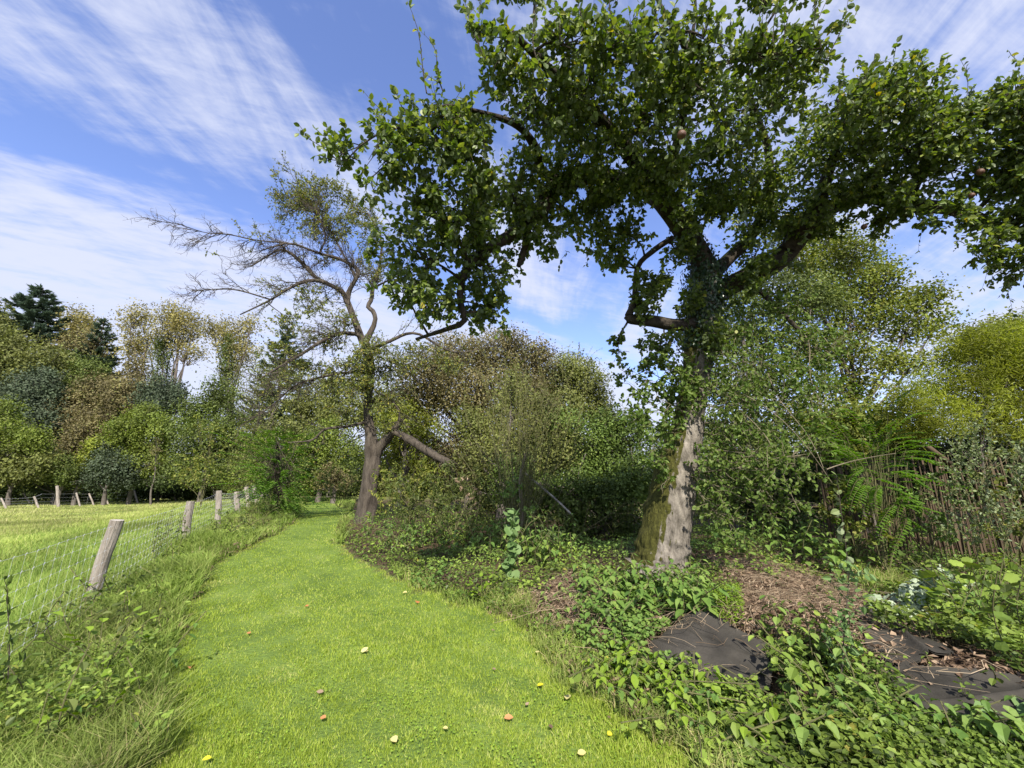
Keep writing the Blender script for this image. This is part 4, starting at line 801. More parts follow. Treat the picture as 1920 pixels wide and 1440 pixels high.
ft('hazel_tree', 'sunlit tree with layered yellow-green branches right of the crown gap', 1620, 11, [(1540,450,50,30),(1600,470,45,28),(1480,440,40,30),(1640,500,35,22),(1560,500,50,35),(1610,540,60,30),(1680,570,60,28),(1730,560,35,28),(1600,600,60,28),(1700,620,50,22),(1550,650,50,30),(1640,670,50,22),(1700,680,45,18),(1760,600,25,22),(1540,560,45,40),(1500,500,40,35),(1660,520,30,20),(1590,720,60,25),(1500,780,50,45),(1560,790,55,35)], 'hazel', .085, .7, trunk=.10, group=sg, loose=1.3)
ft('bamboo', 'bright yellow-green bamboo clump at the right edge', 1840, 7.5, [(1780,720,55,50),(1840,680,60,50),(1900,700,60,60),(1760,780,55,35),(1840,760,65,50),(1910,790,60,40),(1800,650,40,30),(1880,640,50,35),(1960,700,70,80),(1720,800,45,25),(1700,740,30,25),(1960,620,60,40)], 'bamboo', .11, 2.2, cat='bamboo', group=sg, asp=.17, trunk=.03, tuft=.9)
ft('background_tree', 'brownish green treetop rising behind the bamboo', 1860, 12, [(1840,640,45,28),(1880,620,40,22),(1920,640,40,30)], 'olive', .1, .9, group=sg)
ft('green_shrub', 'plain green shrub between bamboo and the sucker thicket', 1600, 8.6, [(1600,790,60,35),(1660,780,50,30),(1700,820,50,30),(1640,830,60,35),(1560,830,40,40)], 'hazel', .07, .8, cat='shrub', group=sg)
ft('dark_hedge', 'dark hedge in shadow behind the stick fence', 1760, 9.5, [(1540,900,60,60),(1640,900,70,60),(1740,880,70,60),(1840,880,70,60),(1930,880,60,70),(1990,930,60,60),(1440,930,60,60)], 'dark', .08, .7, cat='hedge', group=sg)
ft('leafy_tree', 'tree outside the photo to the right of the garden', 2150, 9, blobfill(2150, 700, 110, 120, 10, 60), 'green', .1, .4, group=sg)
# broom-like shrub of thin upright stems
bB = G(972, 1010); bB = gp(P(972, 1000, 8.6)[0], 8.6); root = thing('twiggy_shrub', bB, 'airy shrub of thin reddish upright stems fanning out between the two trees', 'shrub')
n_ = 70; e = np.array([P(a, b, 8.6+rng.normal()*.5) for a, b in zip(rng.normal(size=n_)*75+985, rng.uniform(640, 860, n_))])
cs = curve(np.repeat([bB], n_, 0)+rng.normal(size=(n_, 3))*[.08, .08, 0], e, 8, -.05, .05); mt = MB(); tubes(mt, cs, .0075*np.linspace(1, .25, 8)[None], 4)
c2 = spawn(cs, 600, .5, .5, .2, (0, 0, .4), 5, .3); tubes(mt, c2, .0022, 3); mt.build('stems', M['twig_green'], root, origin=bB)
ml = MB(); leaf_on(ml, c2, 8, .035, .017, T_RHO); ml.build('leaves', M['hazel'], root, origin=bB)
tk = limb([(975,1010,8.6,.05),(978,960,8.6,.045),(976,900,8.6,.04),(985,850,8.6,.03)]); mt = MB(); tubes(mt, tk[None, :, :3], tk[None, :, 3], 7); mt.build('stem', M['twig_pale'], root, origin=bB)
# lance leaved shrub
def lance_shrub(pxb, pyb, Y, blobs, per, label, matn='under', Ln=.11, Wd=.026, k=12, sl=.5, tm=T_MID, name='lance_leaved_shrub', dr=.5):
    b0 = gp(P(pxb, pyb, Y)[0], Y); root = thing(name, b0, label, 'shrub', 'leafy shrubs between the two fruit trees'); ml = MB(); mt = MB()
    blob_leaves(ml, mt, np.array([b0, b0+[0, 0, .2]]), [(*q, Y+rng.normal()*.25) for q in blobs], per*3, Ln, Wd, tm, k=k, sl=sl, dr=dr, sr=.004, up=.35, thick=.014)
    mt.build('stems', M['twig_green'], root, origin=b0); ml.build('leaves', M[matn], root, origin=b0)
lance_shrub(850, 1020, 8.8, [(800,930,45,35),(840,900,45,35),(870,950,45,35),(820,980,50,30),(760,960,35,30),(890,910,40,40),(900,990,45,35),(740,920,25,25)], 34, 'drooping narrow leaved shrub right of the apple trunk', 'green')
lance_shrub(960, 1070, 7.4, [(940,1000,45,35),(900,1040,40,25),(1000,1030,45,35),(1010,970,35,35),(960,940,35,35),(1040,1000,30,30)], 36, 'dense bush in front of the twiggy shrub', 'nettle', .07, .035)
lance_shrub(760, 1050, 8.0, [(720,1010,35,22),(770,1020,40,25),(820,1040,40,25),(700,990,25,18),(860,1060,35,22)], 42, 'low bushy growth spilling towards the lawn beside the apple trunk', 'nettle', .075, .035)
lance_shrub(1600, 1010, 6.6, [(1570,960,45,40),(1620,930,40,35),(1560,900,35,30),(1650,985,45,30),(1600,1000,40,20)], 36, 'leafy sapling in front of the left end of the stick fence', 'hazel', .075, .05, sl=.35, tm=T_OVAL, dr=.3)
lance_shrub(1740, 1020, 6.3, [(1720,980,50,40),(1760,940,40,35),(1700,930,35,30),(1780,1000,45,30),(1740,900,30,25)], 34, 'leafy sapling half covering the middle of the stick fence', 'nettle', .07, .048, sl=.35, tm=T_OVAL, dr=.3)
lance_shrub(1880, 1010, 6.0, [(1860,970,50,45),(1900,920,45,40),(1850,900,35,30),(1920,1000,50,40),(1890,860,30,25),(1960,940,50,50)], 34, 'leafy sapling covering the stick fence at the right edge', 'hazel', .07, .048, sl=.35, tm=T_OVAL, dr=.3)
lance_shrub(770, 960, 11, [(740,900,45,40),(790,890,45,40),(720,940,35,30),(770,945,45,30),(820,930,40,30),(700,905,20,25)], 30, 'green bush just right of the apple trunk below the snapped limb', 'hazel', .08, .04, sl=.4)
lance_shrub(1090, 1010, 9.2, [(1060,960,50,40),(1110,940,45,40),(1150,980,45,35),(1080,1010,50,25),(1180,940,30,35)], 26, 'shadowy leafy bush beside the pale fallen branch', 'green', .08, .045, sl=.4)
lance_shrub(640, 905, 17, [(620,900,30,25),(655,880,28,25),(640,920,35,20)], 30, 'small green bush at the bend behind the apple trunk', 'green', .09, .05, sl=.4)
lance_shrub(645, 1005, 10.5, [(650,995,20,16),(640,1010,15,10),(665,1005,18,12)], 40, 'small dry brownish tuft at the foot of the apple trunk', 'brown', .06, .02, sl=.25)
lance_shrub(890, 930, 8.7, [(905,925,35,12),(885,945,25,10),(870,905,20,8)], 40, 'rusty orange spray of leaves below the broken limb', 'straw', .05, .025, sl=.25)
fb = curve(P(985, 888, 9.2)[None], P(1072, 965, 8.2)[None], 10, 0, .02); mb = MB(); tubes(mb, fb, .028*np.linspace(1, .6, 10)[None], 8, rough=.1)
tag(mb.build('fallen_branch', M['birch'], smooth=True, origin=fb[0, 5]), 'pale peeling branch lying slanted in the dark thicket', 'branch')

# ------------------------------------------------------------------ fence of sticks
fl = gp(P(1750, 980, 7.2)[0], 7.2); root = thing('stick_fence', fl, 'rustic fence of thin brown upright sticks in the shade at right', 'fence')
for k in range(96):
    px = 1530 + k*4.8 + rng.normal()*1.5; Yk = 7.4 + rng.normal()*.03 - (px-1530)*.0006
    top = P(px, 862+rng.uniform(-12, 22)+(8 if k < 20 else 0), Yk); b_ = gp(top[0]+rng.normal()*.03, Yk); r_ = rng.uniform(.008, .019)
    mb = MB(); tubes(mb, np.array([[b_-[0, 0, .05], (b_+top)/2+[rng.normal()*.012, 0, 0], top]]), r_, 6); mb.build('stick', M['reed'], root, origin=fl)
for h_ in (.35, .85):
    a_ = gp(P(1520, 980, 7.45)[0], 7.45); b_ = gp(P(2000, 980, 7.15)[0], 7.15); mb = MB(); tubes(mb, np.array([[a_+[0, .04, h_], b_+[0, .04, h_]]]), .018, 6); mb.build('rail', M['reed'], root, origin=fl)
a_ = P(1735, 835, 7.0); b_ = P(1782, 870, 7.0); mb = MB(); tubes(mb, np.array([[a_, b_]]), .045, 10); tag(mb.build('log', M['reed'], smooth=True, origin=a_), 'short brown log leaning on top of the stick fence', 'log')

# ------------------------------------------------------------------ plants of the garden bed
def pinnate(mb, mt, frond, n, L_, W_, mat=0):
    m_ = frond.shape[0]; t = np.repeat(np.linspace(.15, 1, n), 2)*(m_-1-1e-6); q = t.astype(int); f = (t-q)[:, None]; pos = frond[q]*(1-f)+frond[q+1]*f
    tg = unit(frond[q+1]-frond[q]); sd = unit(np.cross(tg, [0, 0, 1.]))*np.tile([1, -1], n)[:, None]
    leaves(mb, pos, unit(sd+.25*tg+[0, 0, -.15]+rv(2*n)*.12), unit(rv(2*n)*.25+[0, 0, 1]), L_*np.sin(np.clip(t/(m_-1), .12, .93)*PI)**.4, W_, T_MID, mat)
bR = gp(P(1640, 960, 6.3)[0], 6.3); root = thing('robinia_shoots', bR, 'young shrub with feathery paired leaflets in front of the stick fence', 'shrub'); ml = MB(); mt = MB()
for (a, b, c, d) in [(1640,900,1560,870),(1640,880,1600,830),(1650,870,1700,850),(1650,890,1720,900),(1640,860,1650,800),(1660,850,1740,830),(1700,900,1770,905),(1620,840,1570,810),(1650,900,1640,940),(1690,860,1760,870),(1680,930,1740,935),(1600,860,1545,840),(1660,820,1700,800),(1690,940,1660,990),(1620,890,1590,930)]:
    for _ in range(6):
        o_ = rng.normal(size=2)*18; Yr = 6.2+rng.normal()*.3; fr = curve(P(a+o_[0], b+o_[1], Yr)[None], P(c+o_[0]*1.6, d+o_[1]*1.6, Yr-.15)[None], 8, -.12, .03)[0]
        tubes(mt, fr[None], .003, 3); pinnate(ml, mt, fr, 13, .085, .036); st = curve((bR*.4+fr[0]*.6)[None], fr[:1], 5, -.05, .04); tubes(mt, st, .004, 3)
st = curve(np.repeat([bR], 6, 0), np.array([P(1600+20*q, 860+8*(q % 2), 6.3) for q in range(6)]), 7, -.05, .04); tubes(mt, st, .009, 5)
mt.build('stems', M['twig_green'], root, origin=bR); ml.build('leaves', M['robinia'], root, origin=bR)
bS = gp(P(520, 975, 14.5)[0], 14.5); root = thing('feathery_sapling', bS, 'feathery dark green sapling leaning over the left edge of the path', 'sapling'); ml = MB(); mt = MB()
tks = curve(bS[None], P(520, 830, 14.5)[None], 8, 0, .03); tubes(mt, tks, .03*np.linspace(1, .3, 8)[None], 6)
for k in range(300):
    s0 = tks[0, rng.integers(2, 8)]; q = P(rng.normal()*34+522, rng.uniform(805, 970), 14.5+rng.normal()*.5); s1 = s0*.3+q*.7; fr = curve(s1[None], (q+unit((q-s0)*[1, 1, .1])*.35)[None], 6, -.1, .03)[0]; tubes(mt, np.stack([s0, s1])[None], .006, 3); pinnate(ml, mt, fr, 9, .13, .055)
mt.build('trunk', M['twig'], root, origin=bS); ml.build('leaves', M['robinia'], root, origin=bS)

def nettle(h, n, ls, name='nettle_plant', matn='nettle', tm=T_NET, lean=.12):
    root = thing(name, (0, 0, 0), '', 'plant'); mt = MB(); ml = MB()
    s_p = spline([[0, 0, -.03], [rng.normal()*lean*.4, rng.normal()*lean*.4, h*.5], [rng.normal()*lean, rng.normal()*lean, h]], 8); tubes(mt, s_p[None], .0035, 5)
    for k in range(n):
        f = (k+1)/n; i = f*(7-1e-6); p_ = s_p[int(i)]*(1-i%1)+s_p[int(i)+1]*(i%1); a = (k % 2)*PI/2+rng.normal()*.25; s = ls*(1.05-.55*f**3)*rng.uniform(.85, 1.15)
        if f < .25: s *= .8
        d = np.array([[math.cos(a), math.sin(a), -.55], [-math.cos(a), -math.sin(a), -.55]])+rng.normal(size=(2, 3))*.15
        pt = np.repeat([p_], 2, 0)+unit(d*[1, 1, .0])*s*.3; tubes(mt, np.stack([np.repeat([p_], 2, 0), pt], 1), .0015, 3)
        leaves(ml, pt, d, unit(np.array([0, 0, 1.])+d*[1, 1, 0]*.5+rv(2)*.15), s, s*.72, tm, curl=.4)
    mt.build('stem', M['twig_green'], root); ml.build('leaves', M[matn], root); return root
def place(protos, pts, label, group, s=(.75, 1.2)):
    for k, (x_, y_) in enumerate(pts):
        q = protos[k % len(protos)]
        if not q.get('used'): q['used'] = 1; r = q; r.location = gp(x_, y_); r.rotation_euler.z = rng.uniform(0, 6.28); sc_ = rng.uniform(*s); r.scale = (sc_,)*3
        else: r = dup(q, gp(x_, y_), rng.uniform(0, 6.28), rng.uniform(*s))
        r['label'] = label; r['group'] = group
def pts_in(poly, n):
    poly = gpoly(poly); a = poly.min(0); b = poly.max(0); out = []
    while len(out) < n:
        q = rng.uniform(a, b, (400, 2)); q = q[inpoly(q[:, 0], q[:, 1], poly)]; out += list(q)
    return out[:n]
nA = [nettle(rng.uniform(.28, .42), 7, .12) for _ in range(5)]
place(nA, pts_in([(1075,1115),(1100,1095),(1200,1112),(1300,1108),(1340,1125),(1350,1175),(1250,1178),(1150,1170)], 74), 'fresh green nettle in the clump at the foot of the leaning pear trunk', 'nettles at the foot of the pear trunk')
nB = [nettle(rng.uniform(.45, .75), 8, .13) for _ in range(5)]
place(nB, pts_in([(1340,1055),(1420,1062),(1560,1088),(1700,1085),(1730,1010),(1560,985),(1400,975),(1330,1000)], 105), 'shaded nettle in the bank between the pear trunk and the stick fence', 'nettles before the stick fence')
nC = [nettle(rng.uniform(.2, .34), 6, .11) for _ in range(4)]
place(nC, pts_in([(1500,1385),(1640,1350),(1800,1395),(1900,1400),(1890,1440),(1480,1440)], 30), 'low nettle growing over the membrane in the bottom right corner', 'nettles in the bottom right corner')
nD = [nettle(rng.uniform(.24, .42), 7, .08) for _ in range(3)]
place(nD, pts_in([(1000,1180),(1040,1120),(1130,1150),(1180,1200),(1100,1230)], 18), 'slim nettle on the brown litter left of the membrane', 'slim nettles by the lawn edge')
nE = [nettle(rng.uniform(.45, .75), 8, .075, matn='green') for _ in range(4)]
place(nE, pts_in([(235,1110),(300,1010),(340,1000),(345,1050),(300,1110)], 20), 'tall nettle against the netting between the two nearest posts', 'nettles along the wire fence')
nF = [nettle(rng.uniform(.35, .65), 8, .11, matn=('nettle', 'cover')[_ % 2]) for _ in range(4)]
place(nF, pts_in([(700,1015),(800,1035),(950,1080),(1060,1080),(1100,1040),(1000,1010),(800,1000)], 95), 'dark weed in the undergrowth between the two fruit trees', 'weeds between the fruit trees')

nG = [nettle(rng.uniform(.16, .30), 6, .085, matn=m_, tm=t_, name='leafy_weed') for m_, t_ in (('elder', T_OVAL), ('cover', T_OVAL), ('nettle', T_NET), ('cover', T_LOBE), ('elder', T_NET))]
place(nG, pts_in([(1130,1225),(1180,1250),(1330,1310),(1430,1330),(1560,1400),(1560,1440),(1330,1440),(1200,1350),(1110,1290)], 85), 'bright leafy weed in the belt between lawn and dark membrane', 'leafy weeds between lawn and membrane', (.7, 1.3))
nH = [nettle(rng.uniform(.2, .38), 6, .08, matn=m_, tm=t_, name='leafy_weed') for m_, t_ in (('cover', T_OVAL), ('nettle', T_OVAL), ('cover', T_RND))]
place(nH, pts_in([(1440,1200),(1620,1240),(1640,1330),(1500,1360),(1430,1300)], 34), 'leafy weed around the crinkled seedling between the two membranes', 'leafy weeds between the membranes', (.7, 1.3))
place([nettle(rng.uniform(.3, .55), 7, .09, matn=m_, tm=t_, name='leafy_weed') for m_, t_ in (('cover', T_OVAL), ('nettle', T_NET), ('cover', T_RND))], pts_in([(1760,1150),(1990,1130),(1990,1260),(1860,1270)], 40), 'broad leaved weed crowding the right edge above the long membrane', 'leafy weeds at the right edge', (.7, 1.2))
nK = [nettle(rng.uniform(.22, .45), 6, .07, matn=m_, tm=t_, name='leafy_weed') for m_, t_ in (('cover', T_OVAL), ('nettle', T_NET), ('elder', T_RND), ('green', T_OVAL))]
place(nK, pts_in([(0,1230),(150,1150),(260,1120),(320,1150),(300,1260),(270,1440),(0,1440)], 34), 'leafy weed in the rough strip below the netting at bottom left', 'leafy weeds in the left verge', (.6, 1.2))

nL = [nettle(rng.uniform(.08, .2), 4, .06, matn=m_, tm=t_, name='leafy_weed') for m_, t_ in (('cover', T_OVAL), ('nettle', T_NET), ('cover', T_RND))]
place(nL, pts_in([(1290,1050),(1420,1060),(1560,1100),(1680,1140),(1900,1290),(1760,1300),(1560,1240),(1330,1190),(1400,1120)], 34), 'small weed coming up through the brown stalk litter', 'small weeds in the litter', (.6, 1.3))

# mixed ground cover
mb = MB(); mt = MB()
x, y = scatter(150000, lambda y: -.6*(y-1), lambda y: 2.2+.95*y, 1.9, 20, 1.45)
a_, b_ = jit(x, y); lit = is_litter(x, y); tp_ = is_tarp(x, y, .08)
pt_ = sn(x, y, 2.3, 61)*.6+sn(x, y, 6, 62)*.4
nz = inpoly(x, y, gpoly([(1075,1115),(1100,1095),(1200,1112),(1300,1108),(1340,1125),(1350,1175),(1250,1178),(1150,1170)])) & (rng.random(len(x)) < .8)
k = ~nz & ~inpoly(a_+.02, b_, LAWN) & (~lit | (pt_ > .42)) & (~tp_ | (pt_ > .40)) & (pt_ > -.42-.12*np.maximum(y-5, 0)); x, y, pt_ = x[k], y[k], pt_[k]; k = len(x)
dl = np.ones(k)
for dx in (.12, .3, .5): dl += ~inpoly(x-dx, y-.05, LAWN)
Hc = (.025+.025*dl)*(1+.75*sn(x, y, 1.9, 63)+.4*sn(x, y, 4.7, 64))*(1+.10*y)
pos = np.c_[x, y, gz(x, y)+Hc*rng.uniform(.15, 1, k)**.5]; ls = rng.uniform(.016, .042, k)*(1+.45*sn(x, y, 2.7, 65))*(1+.04*y); tone = np.clip(.42+.32*sn(x, y, 2.2, 66)+.2*sn(x, y, 7, 67)+rng.normal(size=k)*.2, 0, 1)
kind = sn(x, y, 1.6, 71)
for msk, mat, tm, sc_ in ((kind < .3, 0, T_MID, 1.), (kind >= .3, 1, T_RND, .95)):
    q = np.where(msk)[0]; leaves(mb, pos[q], unit(np.c_[rng.normal(size=(len(q), 2)), rng.normal(size=len(q))*.3-.15]), unit(np.c_[rng.normal(size=(len(q), 2))*.6, np.ones(len(q))]), ls[q]*sc_, ls[q]*.85*sc_, tm, mat, curl=.9, rnd=tone[q])
q = rng.choice(k, 16000, False); b0 = np.c_[x[q], y[q], gz(x[q], y[q])]; tubes(mt, np.stack([b0, pos[q]+[0, 0, -.003]], 1), .0012, 3)
mb.V += mt.V; mb.T += [t_+mb.n for t_ in mt.T]; mb.R += mt.R; mb.M += [m_*0+2 for m_ in mt.M]; mb.n += mt.n
tag(mb.build('ground_cover', [M['cover'], M['nettle'], M['twig_green']]), 'low mixed leafy weeds covering the garden soil beside the lawn', 'ground cover', kind='stuff')
# bright low cover just right of the nettle clump
mb = MB(); q = np.array(pts_in([(1330,1120),(1390,1115),(1400,1180),(1370,1195),(1340,1185)], 2600)); leaves(mb, np.c_[q, gz(q[:, 0], q[:, 1])+rng.uniform(.02, .16, len(q))], unit(np.c_[rng.normal(size=(len(q), 2)), -.1+0*q[:, 0]]), unit(np.c_[rng.normal(size=(len(q), 2))*.4, 1+0*q[:, 0]]), .022, .018, T_RHO)
tag(mb.build('chickweed', M['elder']), 'bright yellow-green fine weed beside the nettle clump', 'ground cover', kind='stuff')
# left verge weeds
mb = MB()
x, y = scatter(15000, lambda y: fence_x(y)-.25, lambda y: -.6-.36*y, 1.6, 26, 1.5); ok = ~is_lawn(x, y) & (sn(x, y, 1.7, 81)+.5*sn(x, y, 5, 82) > .0); x, y = x[ok], y[ok]; k = len(x)
leaves(mb, np.c_[x, y, gz(x, y)+rng.uniform(.03, .26, k)*(1+.5*sn(x, y, 1.7, 81))], unit(np.c_[rng.normal(size=(k, 2)), rng.normal(size=k)*.3]), unit(np.c_[rng.normal(size=(k, 2))*.6, np.ones(k)]), rng.uniform(.02, .055, k)*(1+.03*y), rng.uniform(.015, .04, k)*(1+.03*y), T_MID)
tag(mb.build('verge_weeds', M['cover']), 'low broad leaved weeds in the strip under the wire fence', 'weeds', kind='stuff')

# single plants one can point to
def leafy_stem(name, label, pts, per, Ln, Wd, tm, matn, stem='twig', sr=.006, cat='plant', side=0, sl=.15, k=4, droop=.2, group=None, sl_b=(0, 0, .1)):
    c = limb([(*q, sr) for q in pts], 12)[:, :3]; b0 = gp(c[0, 0], c[0, 1]); c = np.r_[[b0-[0, 0, .02]], c[1:]]; root = thing(name, b0, label, cat, group); mt = MB(); ml = MB()
    tubes(mt, c[None], sr*np.linspace(1, .4, len(c))[None], 6)
    if side: sp_w = spawn(c[None], side, sl, .9, .15, sl_b, 4, .15); tubes(mt, sp_w, sr*.35, 3); leaf_on(ml, sp_w, k, Ln, Wd, tm, droop=droop)
    leaf_on(ml, c[None], per, Ln, Wd, tm, out=1., droop=droop)
    mt.build('stem', M[stem], root, origin=b0); ml.build('leaves', M[matn], root, origin=b0); return root
leafy_stem('seedling', 'spindly upright seedling with a bare reddish stem and a few round leaves on top', [(1592,1120,5.0),(1590,1060,5.0),(1580,980,5.0),(1572,915,5.0),(1568,890,5.0)], 6, .085, .07, T_OVAL, 'grey_leaf', side=7, sl=.10, k=2, sr=.005)
leafy_stem('seedling', 'bushy seedling with crinkled leaves standing right of the dark membrane', [(1560,1335,3.05),(1578,1260,3.05),(1583,1180,3.05),(1590,1110,3.05),(1592,1070,3.05)], 14, .05, .03, T_MID, 'glauc', side=34, sl=.16, k=5, sr=.005)
leafy_stem('seedling', 'column of big round pale leaves in front of the twiggy shrub', [(955,1100,6.0),(958,1060,6.0),(962,1010,6.0),(960,955,6.0)], 60, .125, .12, T_RND, 'glauc', side=8, sl=.1, k=2, sr=.005, droop=.6)
for (a, b, Yb, lb) in [(1830,1060,5.4,'tallest silvery shoot with small grey leaves at the right edge'),(1770,1050,5.8,'silvery shoot left of the tallest one'),(1880,1070,5.0,'silvery shoot touching the right edge of the photo'),(1800,1010,6.2,'silvery shoot at the back beside the stick fence')]:
    leafy_stem('silver_shoot', lb, [(a,b,Yb),(a+8,b-70,Yb),(a+20,b-150,Yb),(a+30,b-220,Yb)], 30, .045, .03, T_MID, 'grey_leaf', stem='twig_green', side=46, sl=.34, k=10, sr=.006, group='silver leaved shoots at the right')
def rosette(name, label, px, py, Y, n, Ln, Wd, matn, tm=T_LOBE, h=.1, up=.5, curl=1.5):
    b0 = gp(P(px, py, Y)[0], Y); root = thing(name, b0, label, 'plant'); ml = MB(); mt = MB(); a = np.arange(n)*2.4+rng.normal(size=n)*.2; el = rng.uniform(.1, up, n)
    d = np.c_[np.cos(a), np.sin(a), el]; s = b0 + [0, 0, .02]; pt = s + d*rng.uniform(.25, 1., (n, 1))*h*[1, 1, 1.4]; tubes(mt, curve(np.repeat([s], n, 0), pt, 4, 0, .05), .003, 4)
    leaves(ml, pt, d*[1, 1, .6], unit(np.c_[rng.normal(size=(n, 2))*.25, np.ones(n)]-d*[.3, .3, 0]), Ln*rng.uniform(.7, 1.15, n), Wd*rng.uniform(.7, 1.15, n), tm, curl=curl)
    mt.build('stems', M['twig_green'], root, origin=b0); ml.build('leaves', M[matn], root, origin=b0); return root
b0 = gp(P(1760, 1130, 4.6)[0], 4.6)
root = thing('woolly_plant', b0, 'whitish woolly plant with crinkled silver leaves at the right of the bed', 'plant'); ml = MB(); mt = MB()
for k in range(26):
    e = P(1742+rng.normal()*34, 1112+rng.normal()*17, 4.6+rng.normal()*.25); st = curve(b0[None], e[None], 6, -.1, .05); tubes(mt, st, .006, 5)
    n_ = 16; pos = e + rng.normal(size=(n_, 3))*[.07, .05, .035]; leaves(ml, pos, unit(rv(n_)+[-.3, -.5, -.2]), unit(rv(n_)*.5+[0, -.4, .8]), rng.uniform(.06, .14, n_), rng.uniform(.045, .09, n_), T_LOBE, curl=2.0)
mt.build('stems', M['silver'], root, origin=b0); ml.build('leaves', M['silver'], root, origin=b0)
rosette('mullein', 'big grey-green rosette cut by the bottom right edge', 1900, 1390, 2.75, 13, .15, .11, 'glauc', T_OVAL, .10, .5, .8)
rosette('leafy_weed', 'large leaved green plant above the long membrane at the right edge', 1860, 1200, 4.1, 46, .13, .12, 'cover', T_LOBE, .42, 1.3)
rosette('leafy_weed', 'broad leaved plant left of the large leaved one, beside the silver plant', 1800, 1180, 4.6, 34, .10, .09, 'cover', T_LOBE, .34, 1.3)
rosette('leafy_weed', 'lobed bright weed at the lawn edge below the column of round leaves', 905, 1120, 5.5, 30, .07, .065, 'elder', T_LOBE, .16, 1.2)
rosette('leafy_weed', 'round leaved weed in the bottom right, between seedling and long membrane', 1560, 1400, 2.75, 22, .07, .065, 'cover', T_RND, .14, 1.0)
rosette('bramble', 'bramble with yellowing leaves left of the nearest lawn edge', 175, 1240, 3.9, 26, .085, .07, 'elder', T_OVAL, .38, 1.2)
rosette('bramble', 'dark bramble low in the left verge under the netting', 90, 1240, 4.2, 34, .08, .05, 'green', T_OVAL, .36, 1.0)
rosette('leafy_weed', 'weed with a few yellow leaves at the bottom left beside long grass', 170, 1370, 2.9, 22, .07, .055, 'elder', T_OVAL, .22, 1.2)
leafy_stem('seedling', 'dark stemmed seedling with drooping leaves at the left edge of the photo', [(15,1370,3.1),(14,1290,3.1),(18,1200,3.1),(12,1120,3.1)], 12, .09, .035, T_MID, 'under', side=8, sl=.12, k=3, sr=.005, droop=.5)
leafy_stem('seedling', 'reddish stemmed seedling right of the nearest fence post', [(238,1200,4.4),(240,1150,4.4),(238,1105,4.4)], 10, .06, .03, T_MID, 'cover', side=6, sl=.12, k=3, sr=.004)
lance_shrub(352, 1040, 8.6, [(355,1030,18,16),(345,1045,14,10)], 60, 'small dark bush growing at the foot of the second fence post', 'under', .05, .025, sl=.2)
for (a, b, Yb, lb, mn) in [(470,985,10.5,'olive weedy bush left of the path opposite the apple trunk','olive'),(430,1000,9.5,'low green bush beside the third fence post','cover'),(500,965,12.5,'green bush under the feathery sapling','green')]:
    lance_shrub(a, b, Yb, [(a,b-25,32,22),(a+25,b-15,25,16),(a-22,b-12,22,14)], 45, lb, mn, .05, .03, sl=.3)
for (a, b, Yb, bl, lb, mn) in [(380,930,18,[(360,860,30,35),(395,840,30,35),(380,890,35,30),(345,890,20,25),(400,800,25,30),(370,790,22,25)],'light green sapling clump growing beside the third fence post','hazel'),
 (440,930,19,[(430,850,32,35),(460,870,30,35),(445,900,35,25),(470,830,25,30),(420,890,25,25)],'second green sapling clump farther along the fence','fresh'),(500,935,22,[(490,850,30,35),(540,850,32,35),(520,890,35,30),(560,880,28,30),(470,900,25,25)],'dense green shrub closing the far end of the fence','green')]:
    lance_shrub(a, b, Yb, [(p_, q_+12, r_, t_) for p_, q_, r_, t_ in bl], 16, lb, mn, .11, .07, sl=.5, tm=T_RHO, dr=.3)
# dark tall grass tuft among the undergrowth
mb = MB(); q = np.array(pts_in([(900,1120),(1000,1130),(1000,1165),(930,1160)], 700)); blades(mb, q[:, 0], q[:, 1], rng.uniform(.1, .25, len(q)), .006, 1.3, 2)
q2 = np.array(pts_in([(1620,1095),(1700,1100),(1700,1130),(1620,1125)], 900)); blades(mb, q2[:, 0], q2[:, 1], rng.uniform(.12, .32, len(q2)), .006, 1.5, 2)
tag(mb.build('grass_tufts', M['verge']), 'taller grass tufts standing in the garden bed', 'grass', kind='stuff')

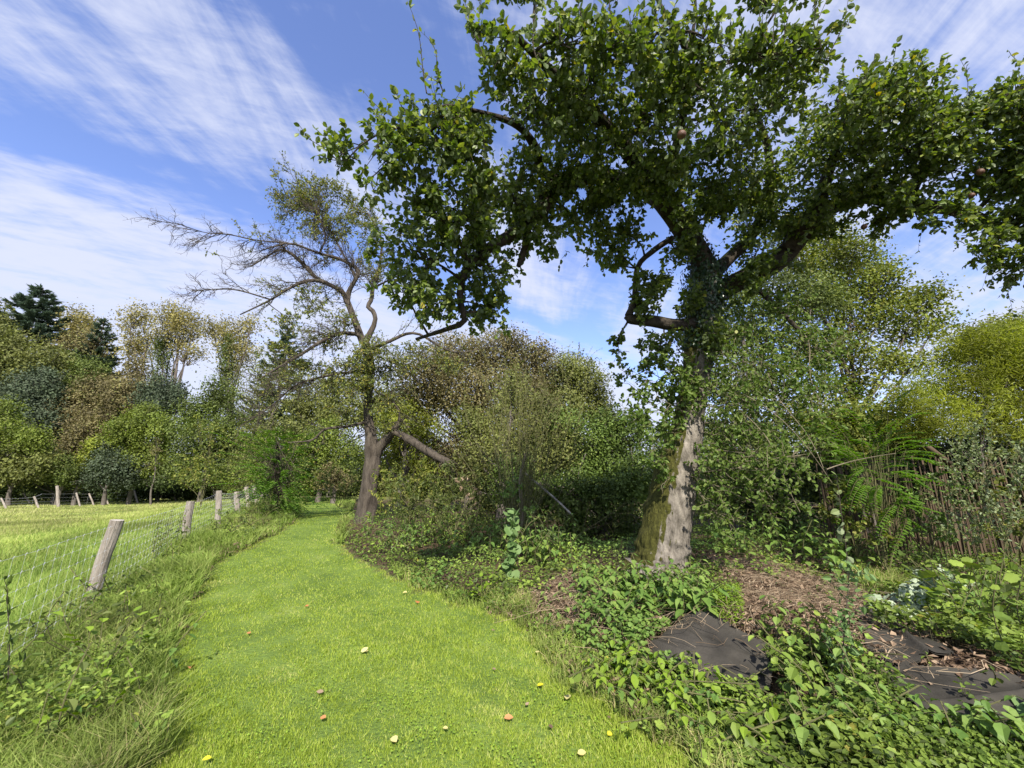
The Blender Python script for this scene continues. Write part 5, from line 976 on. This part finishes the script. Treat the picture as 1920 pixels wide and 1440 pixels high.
# ------------------------------------------------------------------ fallen leaves and fruit on the lawn
def fallen(px, py, s, mat, lb,  tilt=.25, tm=T_OVAL, cat='leaf', nm='fallen_leaf'):
    p_ = G(px, py); p_[2] = gz(p_[0], p_[1])+.032; mb = MB()
    s *= .85; leaves(mb, p_[None], unit(np.array([[rng.normal(), rng.normal()*.6, .1]])), unit(np.array([[rng.normal()*tilt, -tilt-.1, 1.]])), s, s*.75, tm, curl=1.0)
    d = mb.V[0]; mb.add(d-[0, 0, .0015], mb.T[0][:, ::-1], mb.R[0])
    tag(mb.build(nm, M[mat], smooth=True, origin=p_), lb, cat, 'leaves fallen on the grass path')
for a in [(355,1262,.085,'fallen_orange','orange fallen leaf near the left edge of the lawn'),(468,1194,.06,'fallen_orange','small reddish leaf on the left half of the lawn'),(787,1133,.075,'fallen_orange','orange leaf on the lawn nearest the undergrowth'),(578,1142,.06,'fallen_orange','dull orange leaf in the middle of the path'),(945,1357,.07,'fallen_orange','bright orange leaf on the near right part of the lawn'),(606,1306,.06,'litter','brown leaf sunk in the grass at mid lawn'),(600,1355,.055,'fallen_orange','curled tan leaf low in the middle of the lawn'),(676,1230,.08,'fallen_pale','pale leaf lying alone near the centre of the lawn'),(690,1227,.05,'fallen_pale','small pale leaf touching the one near the lawn centre'),(735,1393,.075,'fallen_pale','cream leaf with a curled stalk near the bottom of the lawn'),(840,1376,.04,'fallen_pale','tiny cream leaf on the lawn'),(1008,1295,.065,'fallen_yellow','bright yellow leaf on the right part of the lawn'),(1066,1312,.085,'fallen_pale','folded beige leaf right of the yellow one'),(1102,1270,.085,'litter','crumpled brown leaf at the border of lawn and weeds'),(1116,1264,.05,'fallen_yellow','small yellow leaf beside the crumpled brown one'),(763,1116,.07,'fallen_pale','greenish curled leaf behind the orange one'),(1010,1228,.06,'fallen_pale','beige leaf in the grass where the weeds begin'),(1083,1425,.06,'fallen_pale','pale green leaf at the bottom edge of the lawn'),(395,1433,.05,'fallen_yellow','yellow leaf at the bottom left of the lawn'),(1150,1308,.05,'fallen_orange','orange leaf half under the lawn edge weeds'),(1147,1385,.05,'fallen_yellow','yellow-green leaf near the bottom right of the lawn')]:
    fallen(*a)
for q in range(7):
    fallen(rng.uniform(960, 1230)-60, 1180+rng.uniform(0, 230), rng.uniform(.03, .05), 'litter', 'small brown leaf sunk in the grass along the right border of the lawn', .15)
def windfall(px, py, r, lb):
    p_ = G(px, py); p_[2] = gz(p_[0], p_[1])+r*.8+.05; mb = MB(); z = np.linspace(-1, 1, 10); tubes(mb, (p_ + np.c_[z*r, z*0, z*r*.3])[None], (r*np.sqrt(np.clip(1.0-z**2, .0, 1))+.0005)[None], 12, rough=.04)
    tag(mb.build('windfall_fruit', M['fruit'], smooth=True, origin=p_), lb, 'fruit', 'fruit fallen in the garden bed')

windfall(1107, 1030, .04, 'rotting orange-brown fruit on the bank left of the pear trunk')
windfall(1703, 1148, .035, 'reddish fruit lying in grass right of the litter heap')
